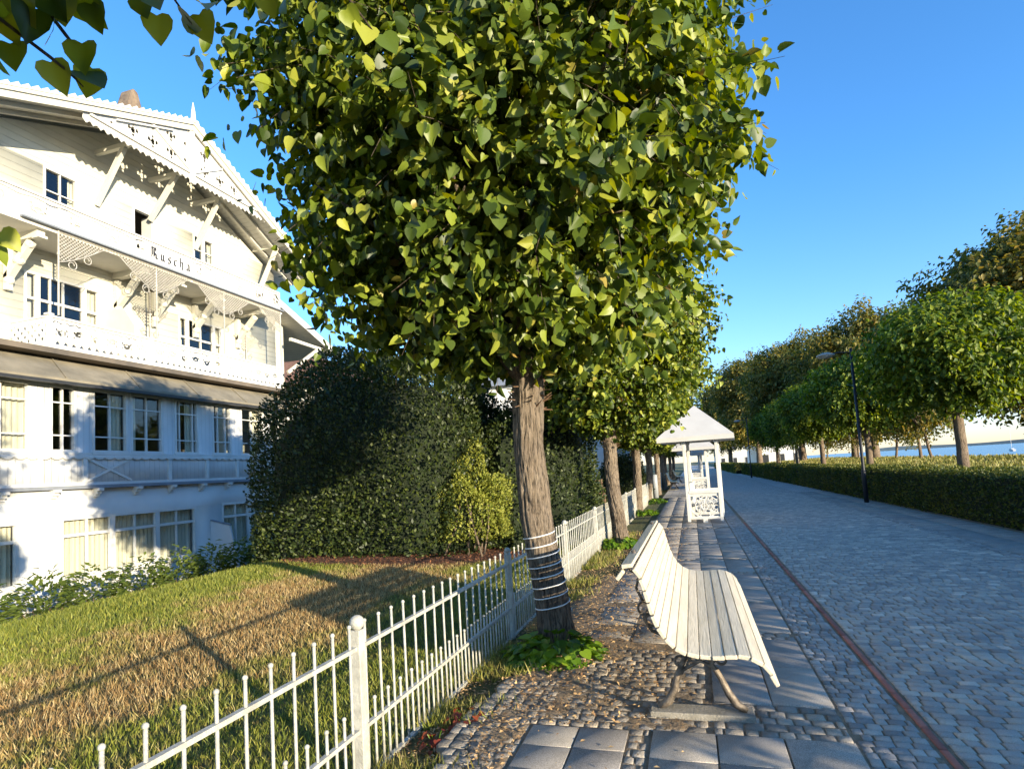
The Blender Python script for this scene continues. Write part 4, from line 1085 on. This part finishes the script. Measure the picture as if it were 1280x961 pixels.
# balcony screens between the units (slanted white partitions)
for y in (12.2,):
    b = VMB(); b.prism([(-15.2,y,4.97),(-14.1,y,4.97),(-14.1,y,6.0),(-14.5,y,6.55),(-15.2,y,6.6)], (0,.04,0)); b.put('privacy_screen', M['soffit_b'])
b = VMB(); b.prism([(-13.0,13.55,-.95),(-12.0,13.55,-.95),(-12.35,13.55,.45),(-13.0,13.55,.60)], (0,.05,0)); b.put('terrace_screen', M['vboard'])
b = VMB(); b.bar((-13.0,13.575,.63),(-12.33,13.575,.48),.07,.03); b.put('screen_cap', M['grey_trim'])
# --- main upper wall with its gable
rk = lambda y: 12.45-.41*(13.89-y) if y < 13.89 else 12.45-.49*(y-13.89)
mwin = [(10.15,12.09,5.35,7.10,[-.17,.33,.50,-.78],[-.62,.3]), (14.70,16.53,5.35,7.05,[-.20,.5,-.80],[-.62,.3]), (10.60,11.48,8.75,9.97,[.5],[.5]), (13.12,13.86,8.75,9.95,[],[]), (15.34,16.25,8.75,9.97,[-.5],[.6,.25]), (6.2,8.0,5.35,7.1,[-.3,-.7],[-.62,.3])]
holed(-15.2, YL, 19.3, 4.9, 8.3, [m_[:4] for m_ in mwin if m_[3] < 8], .2, 'first_floor_wall', M['clap'], V_).matrix_parent_inverse = VI
ysx = sorted(set([YL, 19.3] + [m_[0] for m_ in mwin if m_[3] > 8] + [m_[1] for m_ in mwin if m_[3] > 8]))
holed(-15.2, YL, 19.3, 8.3, 10.0, [m_[:4] for m_ in mwin if m_[3] > 8], .2, 'second_floor_wall', M['clap'], V_).matrix_parent_inverse = VI
b = VMB(); b.prism([(-15.2,YL,10.0),(-15.2,18.7,10.0),(-15.2,13.89,12.35),(-15.2,8.2,10.1),(-15.2,YL,10.1)], (-.2,0,0)); b.put('gable_wall', M['clap'])
for m_ in mwin:
    if m_[0] == 13.12:
        f = VMB(); y0, y1, z0, z1 = m_[:4]
        for bx in ((y0,y0+.05,z0,z1),(y1-.05,y1,z0,z1)): f.box(-15.29,-15.17,*bx)
        f.box(-15.29,-15.172,y0+.05,y1-.05,z1-.05,z1); f.box(-15.6,-15.2,y1-.09,y1-.055,z0+.05,z1-.06); w_ = f.put('window', M['white'])
        continue
    window(-15.2, *m_[:4], m_[4], m_[5], [(.0,.16),(.84,1)], mullw=.11)
b = VMB(); b.box(-17.6,-17.5,YL,YR,-1,9.9); b.box(-17.5,-13.2,YL,YR,4.66,4.78); b.box(-17.5,-15.4,YL,YR,7.7,7.8); b.box(-17.5,-13.25,YL,YR,1.5,1.6); b.put('interior', M['room'])
b = VMB(); b.box(-22,-15.4,19.1,19.3,-1.1,9.6); b.box(-15.4,-13.0,YR-.15,YR,-1.1,4.0); b.box(-22,-13.1,YL,YL+.2,-1.1,9.9); b.put('side_wall', M['clap'])
# --- upper balcony
zu0, zu1 = 7.86, 8.52; yu0, yu1 = YL, 18.05
def ubal(u, v):
    if v > zu1-.07 or v < zu0+.03: return True
    if 12.45 < u < 14.25: return abs(v-(zu1-.13-.02*math.sin(u*9))) > .006
    if abs(v-(zu1-.13-.02*math.sin(u*9))) < .015: return False
    q = (u/.92 % 1)-.5; pu = q*.92; zc = v-(zu0+.30)
    for (a, e, w_, h_) in ((-.16,.05,.028,.05),(0,.0,.05,.03),(.16,.05,.028,.05),(-.08,-.09,.035,.022),(.08,-.09,.035,.022),(-.16,-.05,.02,.02),(.16,-.05,.02,.02)):
        if ((pu-a)/w_)**2+((zc-e)/h_)**2 < 3.0: return False
    return True
fret(yu0, yu1, zu0, zu1-.03, .0145, ubal, .03, lambda u, v, w_: (-14.03+w_, u, v), 'upper_balustrade', M['white'], V_).matrix_parent_inverse = VI
b = VMB(); b.box(-14.06,-13.96,yu0,yu1,zu1-.03,zu1+.015); b.box(-15.2,-13.985,yu1-.001,yu1+.03,zu0,zu1); b.put('upper_rail', M['white'])
VMB().box(-15.2,-13.92,yu0,yu1+.03,7.72,7.86).put('upper_balcony_floor', M['soffit'])
VMB().box(-13.99,-13.80,9.2,yu1,7.80,7.845).put('drip_board', M['grey_trim'])
# carved brackets under the upper balcony
for y in (9.75,12.55,13.75,15.3,17.2):
    b = VMB(); b.box(-15.2,-14.05,y-.09,y+.09,7.55,7.72); b.bar((-15.15,y,6.72),(-14.35,y,7.5),.14,.16); b.bar((-15.12,y,6.45),(-15.12,y,7.5),.14,.12)
    b.ball((-14.75,y,7.12),.13,10,6); b.ball((-14.4,y,7.44),.10,10,6); b.ball((-15.08,y,6.68),.11,10,6); b.box(-14.2,-13.98,y-.10,y+.10,7.52,7.58); b.put('carved_bracket', M['cream'])
# iron posts with lattice spandrels
ip = [10.04,12.72,15.22,17.95]
for i, y in enumerate(ip):
    b = VMB().tube([(-13.9,y,4.95 if False else 5.75),(-13.9,y,7.80)], .022, 8); b.tube([(-13.9,y,7.2),(-13.9,y,7.26)], .035, 8); b.put('iron_post', M['iron_pale'])
def spandrel(ya, yb):
    Ls = yb-ya; b = VMB(); X = -13.9; zt = 7.78
    # arch profile of the lattice's lower edge
    def low(t):     # 0 at post .. 1 mid-span
        return zt-.74+.66*min(1, t*1.2)**1.3
    for side in (0, 1):
        f = lambda t: ya+t*Ls/2 if side == 0 else yb-t*Ls/2
        for k in range(-8, 26):
            for sg in (1, -1):
                # diagonal from top, clipped at the arch
                t0 = k*.065; pts = []
                steps = 24
                for s in range(steps+1):
                    z = zt-.76*s/steps; t = t0 + sg*(zt-z)/(Ls/2)*1.0
                    if 0 <= t <= 1 and z > low(t): pts.append((X, f(t), z))
                    else:
                        if len(pts) > 1: b.tube([pts[0], pts[-1]], .0105, 4, False)
                        pts = []
                if len(pts) > 1: b.tube([pts[0], pts[-1]], .0105, 4, False)
        b.tube([(X, f(t), low(t)) for t in np.linspace(0,1,20)], .012, 6)
        for cx, r, a0 in ((.24,.13,90),(.52,.12,90)):
            yc = f(cx*1.0); zc = low(cx)-r+.01
            b.tube([(X, yc+(1 if side == 0 else -1)*r*(1-.6*i/16)*math.cos(R(a0-360*1.25*i/16)), zc+r*(1-.6*i/16)*math.sin(R(a0-360*1.25*i/16))) for i in range(17)], .011, 6)
    b.box(X-.012,X+.012,ya,yb,zt-.005,zt+.02)
    b.put('lattice_spandrel', M['iron_pale'])
for a, c in zip(ip[:-1], ip[1:]): spandrel(a, c)
# lattice trellis on the wall behind
def trellis(y, X=-15.12, z=6.5):
    b = VMB(); b.tube([(X,y,5.0),(X,y,7.6)], .025, 8)
    for k in range(-7, 8):
        for sg in (1,-1):
            y0 = y+k*.1; pts = [(X, y0+sg*s*.04, z+.45-s*.04) for s in range(14) if abs(y0+sg*s*.04-y) < .55-.04*s+.12]
            if len(pts) > 1: b.tube([pts[0], pts[-1]], .0105, 4, False)
    for sg in (1,-1): b.tube([(X, y+sg*(.2+.12*(1-.6*i/14)*math.cos(R(90-420*i/14))), z-.25+.12*(1-.6*i/14)*math.sin(R(90-420*i/14))) for i in range(15)], .009, 6)
    b.put('wall_trellis', M['iron_pale'])
trellis(13.6); trellis(17.6)
# --- roof
def roof_side(ya, yb, name):
    b = VMB(); za, zb_ = rk(ya)+.10, rk(yb)+.10
    b.v = [(-13.75,ya,za),(-13.75,yb,zb_),(-24,yb,zb_),(-24,ya,za),(-13.75,ya,za+.09),(-13.75,yb,zb_+.09),(-24,yb,zb_+.09),(-24,ya,za+.09)]
    b.f = [(0,1,2,3),(4,7,6,5),(0,4,5,1),(1,5,6,2),(2,6,7,3),(3,7,4,0)]; b.put(name, M['tile'])
    b = VMB(); b.v = [(-13.75,ya,za-.012),(-13.75,yb,zb_-.012),(-18,yb,zb_-.012),(-18,ya,za-.012),(-13.75,ya,za-.04),(-13.75,yb,zb_-.04),(-18,yb,zb_-.04),(-18,ya,za-.04)]
    b.f = [(0,1,2,3),(4,7,6,5),(0,4,5,1),(1,5,6,2),(2,6,7,3),(3,7,4,0)]; b.put('soffit', M['soffit_b'])
roof_side(YL-1, 13.89, 'roof_left'[:4]); roof_side(13.89, 20.0, 'roof')
# barge boards: moulded board + saw-toothed crest
for ya, yb, sgn in ((YL-1, 13.89, 1), (13.89, 20.02, -1)):
    b = VMB()
    b.prism([(-13.72,ya,rk(ya)-.08),(-13.72,yb,rk(yb)-.08),(-13.72,yb,rk(yb)+.16),(-13.72,ya,rk(ya)+.16)], (.05,0,0))
    b.prism([(-13.67,ya,rk(ya)+.09),(-13.67,yb,rk(yb)+.09),(-13.67,yb,rk(yb)+.18),(-13.67,ya,rk(ya)+.18)], (.05,0,0)); b.put('barge_board', M['cream'])
    b = VMB(); n_ = int(abs(yb-ya)/.21)
    for k in range(n_):
        p, q = ya+(yb-ya)*k/n_, ya+(yb-ya)*(k+1)/n_; m_ = (p+q)/2
        b.prism([(-13.63,p,rk(p)+.181),(-13.63,q,rk(q)+.181),(-13.63,q,rk(q)+.20),(-13.63,m_+.03,rk(m_)+.315),(-13.63,p,rk(p)+.24)], (.03,0,0))
    b.put('toothed_crest', M['white'])
# fretwork gable screen below the peak
def gscreen(u, v):
    if v > rk(u)-.06: return False
    if v < 10.78 + .07*abs(math.sin(math.pi*u/.19)): return False
    if v < 11.05 or v > rk(u)-.18: return True
    for uc in (12.2,15.6):
        pass
    if abs(u-13.89) < .12: return True
    q = ((u+.15) % .62)-.31; z = (v-11.05) % .52-.26
    for (a, e, w_, h_) in ((0,0,.05,.07),(-.12,.03,.035,.045),(.12,.03,.035,.045),(0,-.14,.03,.03),(0,.15,.025,.035)):
        if ((q-a)/w_)**2+((z-e)/h_)**2 < 1.7: return False
    return True
fret(10.55, 17.35, 10.72, 12.45, .022, gscreen, .03, lambda u, v, w_: (-13.80+w_, u, v), 'gable_fretwork', M['white'], V_).matrix_parent_inverse = VI
b = VMB()
b.box(-13.77,-13.71,10.7,17.2,11.0,11.06); b.box(-13.77,-13.70,13.81,13.97,10.7,12.5)
b.bar((-13.74,12.5,11.82),(-13.74,13.8,11.1),.06,.05,(1,0,0)); b.bar((-13.74,15.1,11.75),(-13.74,13.98,11.1),.06,.05,(1,0,0)); b.bar((-13.70,11.4,11.28),(-13.70,13.2,12.0),.04,.04,(1,0,0)); b.put('gable_frame', M['white'])
b = VMB().tube([(-13.66,13.89,12.6),(-13.66,13.89,12.95),(-13.66,13.89,13.25)], [.08,.06,.01], 8); b.put('finial', M['white'])
# struts carrying the overhang
for y, z in ((12.0,10.05),(13.7,10.3),(15.4,10.0),(18.2,9.0)):
    b = VMB(); zt = min(rk(y)+.0, 10.95); b.bar((-15.18,y,z-.55),(-14.15,y,zt),.11,.13); b.box(-15.2,-13.8,y-.06,y+.06,zt-.02,zt+.10); b.put('roof_strut', M['cream'])
for y in (6,):
    pass
b = VMB()
for d in (.45,1.0): b.bar((-13.85-d,YL,rk(YL)+.0),(-13.85-d,13.89,rk(13.89)+.0),.10,.10); b.bar((-13.85-d,13.89,rk(13.89)+.0),(-13.85-d,19.9,rk(19.9)+.0),.10,.10)
b.put('purlin', M['soffit'])
# right side wing: lower roof, its barge board and bracket
rw = lambda y: 8.26-.352*(y-18.86)
b = VMB()
for (za, th) in ((.02,.10),):
    b.v = [(-14.5,17.9,rw(17.9)),(-14.5,22.4,rw(22.4)),(-22,22.4,rw(22.4)),(-22,17.9,rw(17.9)),(-14.5,17.9,rw(17.9)+.12),(-14.5,22.4,rw(22.4)+.12),(-22,22.4,rw(22.4)+.12),(-22,17.9,rw(17.9)+.12)]
    b.f = [(0,1,2,3),(4,7,6,5),(0,4,5,1),(1,5,6,2),(2,6,7,3),(3,7,4,0)]
b.put('wing_roof', M['soffit_b'])
b = VMB(); b.prism([(-14.46,18.1,rw(18.1)-.1),(-14.46,22.45,rw(22.45)-.1),(-14.46,22.45,rw(22.45)+.18),(-14.46,18.1,rw(18.1)+.18)], (.04,0,0)); b.put('wing_barge_board', M['white'])
b = VMB(); b.prism([(-15.3,18.6,-1.1),(-15.3,19.9,-1.1),(-15.3,19.9,rw(19.9)-.02),(-15.3,18.6,rw(18.6)-.02)], (-.2,0,0)); b.put('wing_wall', M['clap'])
b = VMB(); b.bar((-14.9,19.6,5.9),(-14.55,21.2,7.1),.1,.12); b.bar((-14.6,19.4,7.15),(-14.6,22.1,7.1),.1,.12); b.put('wing_bracket', M['cream'])
# dormer turret on the roof
b = VMB(); b.prism([(-14.8,12.6,11.9),(-14.8,13.35,12.1),(-14.8,13.2,12.75),(-14.8,13.02,13.3),(-14.8,12.86,13.36),(-14.8,12.72,12.9)], (-.5,0,0)); b.put('chimney_cap', M['slate'], bevel=.05)
# --- the name on the upper balustrade
def pen(strokes, ox, oz, sc_, X, depth0, b, width=.26, ang=38):
    nx_, nz_ = math.cos(R(ang))*width/2, math.sin(R(ang))*width/2; k = 0
    for st in strokes:
        for p, q in zip(st[:-1], st[1:]):
            d = .0004*(k+1)+depth0; k += 1
            poly = [(p[0]-nx_, p[1]-nz_), (p[0]+nx_, p[1]+nz_), (q[0]+nx_, q[1]+nz_), (q[0]-nx_, q[1]-nz_)]
            ar = sum(poly[i][0]*poly[(i+1)%4][1]-poly[(i+1)%4][0]*poly[i][1] for i in range(4))
            if abs(ar) < 1e-3: continue
            b.prism([(X+.0005, ox+u*sc_, oz+v*sc_) for u, v in poly], (.004+d, 0, 0))
G = {'R':([[(.32,1.45),(.32,.45),(.12,.12)],[(.0,1.25),(.22,1.5),(.5,1.42),(.85,1.5),(.92,1.15),(.5,.85)],[(.62,1.35),(.62,.3)],[(.6,.85),(.95,.55),(.92,.2),(1.15,.05)]],1.45),
     'u':([[(.0,.85),(.14,.92),(.14,.22),(.32,.08),(.5,.28)],[(.5,1.0),(.5,.2),(.66,.06)]],.98),
     's':([[(.52,.86),(.34,.98),(.14,.82),(.16,.62),(.48,.42),(.5,.18),(.28,.03),(.06,.14)]],.82),
     'c':([[(.5,.86),(.32,.98),(.12,.82),(.12,.22),(.32,.03),(.54,.16)]],.80),
     'h':([[(.0,1.4),(.14,1.5),(.14,.15)],[(.14,.78),(.38,.98),(.56,.8),(.56,.2),(.42,-.25)]],.96),
     'a':([[(.1,.84),(.32,.98),(.52,.82),(.52,.18),(.68,.06)],[(.52,.5),(.2,.38),(.12,.2),(.3,.04),(.52,.22)]],.9)}
ox = 12.62; s_ = .205
for ch in 'Ruscha':
    st, adv = G[ch]; b = VMB(); pen(st, ox, 8.045, s_, -14.0, .001, b); b.put('letter', M['black']); ox += (adv+.20)*s_

# ------------------------------------------------------------------ flower bed plants before the villa
lbs = ['at the left edge of the photo','left of the long ground floor window','below the left end of the long window','below the middle of the long window','below the right end of the long window','left of the slanted terrace screen','below the slanted terrace screen','right of the terrace screen','beside the big dark dome']
def bed_plant(y, k):
    rs = np.random.default_rng(50+k); root = empty('bed_plant', (-10.9,y,-.90)); n = 700
    a = rs.uniform(0,6.28,n); q = np.sqrt(rs.uniform(0,1,n))*.5; P = np.stack([np.cos(a)*q*.8, np.sin(a)*q*1.2, rs.uniform(.2,1.05,n)*(1.2-q)], 1)
    T = np.stack([np.cos(a), np.sin(a), rs.uniform(-.2,.6,n)], 1)+unit(n, rs)*.5
    V, F = leaves(P, T, np.array([0,0,1])+unit(n, rs)*.6, rs.uniform(.08,.17,n), OVAL, OF, .8); npmesh('leaves', V, F, M['peony'], root)
    b = MB()
    for j in range(14): aa = 6.28*j/14; b.tube([(0,0,0),(math.cos(aa)*.25,math.sin(aa)*.3,.45)], .008, 5)
    b.build('stems', M['brown'], root); tag(root, 'leafy green bed plant before the villa wall, '+lbs[k], 'plant', 'leafy plants in the bed before the villa')
for k, y in enumerate((6.6,7.6,8.55,9.5,10.45,11.4,12.35,13.2,14.0)): bed_plant(y, k)

# ------------------------------------------------------------------ other buildings
def plain_house(name, x0, x1, y0, y1, h, label, wallm, roofm, floors=3, wy=None, face='x', rh=2.5, win=6):
    root = empty(name, ((x0+x1)/2, y0, 0)); ox, oy = (x0+x1)/2, y0
    b = MB().box(x0-ox, x1-ox, 0, y1-y0, -1, h); b.build('wall', wallm, root)
    b = MB(); W2 = (x1-x0)/2+.5; Ln = y1-y0
    b.v = [(-W2,-.5,h+.004),(W2,-.5,h+.004),(W2,Ln+.5,h+.004),(-W2,Ln+.5,h+.004),(0,1.5,h+rh),(0,Ln-1.5,h+rh)]; b.f = [(0,1,2,3),(0,1,4),(1,2,5,4),(2,3,5),(3,0,4,5)]; b.build('roof', roofm, root)
    for f_ in range(floors):
        z = .6+f_*h/floors
        for k in range(win):
            y = Ln*(k+.5)/win; w_ = MB(); X = (x1-ox)
            w_.box(X+.003,X+.06,y-.5,y+.5,z,z+1.35); fr = w_.build('window', M['white'], root); MB().box(X+.061,X+.07,y-.42,y+.42,z+.08,z+1.27).build('pane', M['dark'], fr)
        for k in range(3):
            x = (x0-ox)+(x1-x0)*(k+.5)/3; w_ = MB().box(x-.5,x+.5,-.06,-.003,z,z+1.35); fr = w_.build('window', M['white'], root); MB().box(x-.42,x+.42,-.07,-.061,z+.08,z+1.27).build('pane', M['dark'], fr)
    return tag(root, label, 'house')
plain_house('white_house', -14.5, -5.0, 36, 46, 7.0, 'white house glimpsed between the first two lime trunks, beyond the garden', M['plaster'], M['grey_trim'])
plain_house('tiled_house', -27, -19, 30, 44, 7.3, 'house with a brown tiled roof showing just above the dark clipped dome', M['cream'], M['tile'])
plain_house('white_house', -16, -5.5, 52, 66, 7.5, 'farther white house mostly hidden by the left row of limes', M['plaster'], M['grey_trim'])
plain_house('shore_pavilion', 9.5, 16, 95, 112, 4.2, 'low white building in the sun at the far end of the shore park', M['white'], M['white'], 1, rh=1.2)
plain_house('shore_house', 6.0, 14, 150, 170, 9, 'pale building far beyond the trees where the road ends', M['cream'], M['tile'], 3)

# ------------------------------------------------------------------ sailing boats
def boat(x, y, s, label):
    root = empty('sailing_boat', (x,y,-2.5), R(80)); root.scale = (s,s,s)
    b = MB(); n = 12
    for i in range(n+1):
        t = i/n; xx = -4+8*t; wd = 1.2*math.sin(math.pi*min(1, .15+t*.85))**.6*(1 if t < .98 else .05); 
        b.v += [(xx,-wd,.95+.25*t),(xx,-wd*.6,-.1),(xx,wd*.6,-.1),(xx,wd,.95+.25*t)]
    for i in range(n):
        for k in range(4): b.f.append((i*4+k, (i+1)*4+k, (i+1)*4+(k+1)%4, i*4+(k+1)%4))
    b.f += [(0,1,2,3), (n*4+3,n*4+2,n*4+1,n*4)]
    b.build('hull', M['white'], root); MB().box(-1.5,1.6,-.6,.6,1.0,1.5).build('cabin', M['white'], root, False, .1); MB().tube([(.3,0,1),(.3,0,11)], .09, 8).build('mast', M['white'], root); MB().tube([(.3,0,2),(-3.3,0,1.9)], .12, 8).build('boom', M['canvas'], root)
    return tag(root, label, 'boat', 'boats moored in the bay')
boat(149, 345, .95, 'white sailing boat with bare mast on the bay, at the right edge of the photo')
boat(162, 352, .5, 'smaller white boat just right of the sailing boat')

# the hanging sprays
for P, sz, sd_, tw in (
    ([(-1.36,.77,2.49),(-1.30,.80,2.50),(-1.25,.82,2.50),(-1.21,.85,2.51),(-1.19,.87,2.50),(-1.30,.83,2.46),(-1.24,.84,2.47),(-1.17,.88,2.52),(-1.33,.80,2.47),(-1.15,.90,2.50)], .068, 1, [(-1.5,.5,2.9),(-1.35,.75,2.62),(-1.22,.84,2.5)]),
    ([(-1.30,.84,2.41),(-1.33,.82,2.40),(-1.24,.88,2.38)], .068, 2, [(-1.36,.77,2.52),(-1.30,.82,2.45),(-1.22,.90,2.37),(-1.2,.92,2.34)]),
    ([(-1.235,.88,2.45),(-1.19,.91,2.43),(-1.205,.945,2.40),(-1.215,.93,2.385)], .066, 3, [(-1.24,.83,2.52),(-1.21,.89,2.44),(-1.21,.94,2.41)]),
    ([(-1.09,.97,2.56),(-1.06,.98,2.56),(-1.07,.99,2.52),(-1.04,1.03,2.54),(-1.01,1.05,2.55),(-1.00,1.04,2.57)], .066, 4, [(-1.0,.9,2.8),(-1.05,.97,2.6),(-1.02,1.04,2.52)]),
    ([(-.83,1.13,2.61),(-.72,1.21,2.60),(-.69,1.25,2.58),(-.66,1.28,2.57),(-.87,1.10,2.61)], .065, 5, [(-.8,1.0,2.8),(-.72,1.2,2.64),(-.67,1.27,2.56)]),
    ([(-1.46,.89,2.07),(-1.47,.90,2.04),(-1.45,.92,2.06),(-1.44,.86,2.19)], .06, 6, [(-1.6,.7,2.4),(-1.5,.85,2.2),(-1.46,.9,2.05)])):
    spray(P, sz, sd_, tw)

# a low bough added out of view above the camera, shading the hanging sprays
n_ = 1100; d_ = unit(n_); P_ = np.array([-.25,.22,2.78]) + d_*np.array([.72,.42,.5])*rng.uniform(.3,1,n_)[:,None]
T_ = unit(n_); T_[:,2] -= .8
V, F = leaves(P_, T_, d_+.6*unit(n_), .10*rng.uniform(.7,1.2,n_), HEART, HF, 1, rng.uniform(.4,1.6,n_))
bl = npmesh('shade_bough_leaves', V, F, M['lime'], near_lime); bw = MB().tube([(-1.3,-1.4,2.5),(-.8,-.6,2.9),(-.3,.1,2.85),(-.1,.5,2.75)], [.05,.03,.018,.006], 7).build('shade_bough', M['bark2'], near_lime, True)
for ob in (bl, bw): ob.matrix_parent_inverse = near_lime_inv
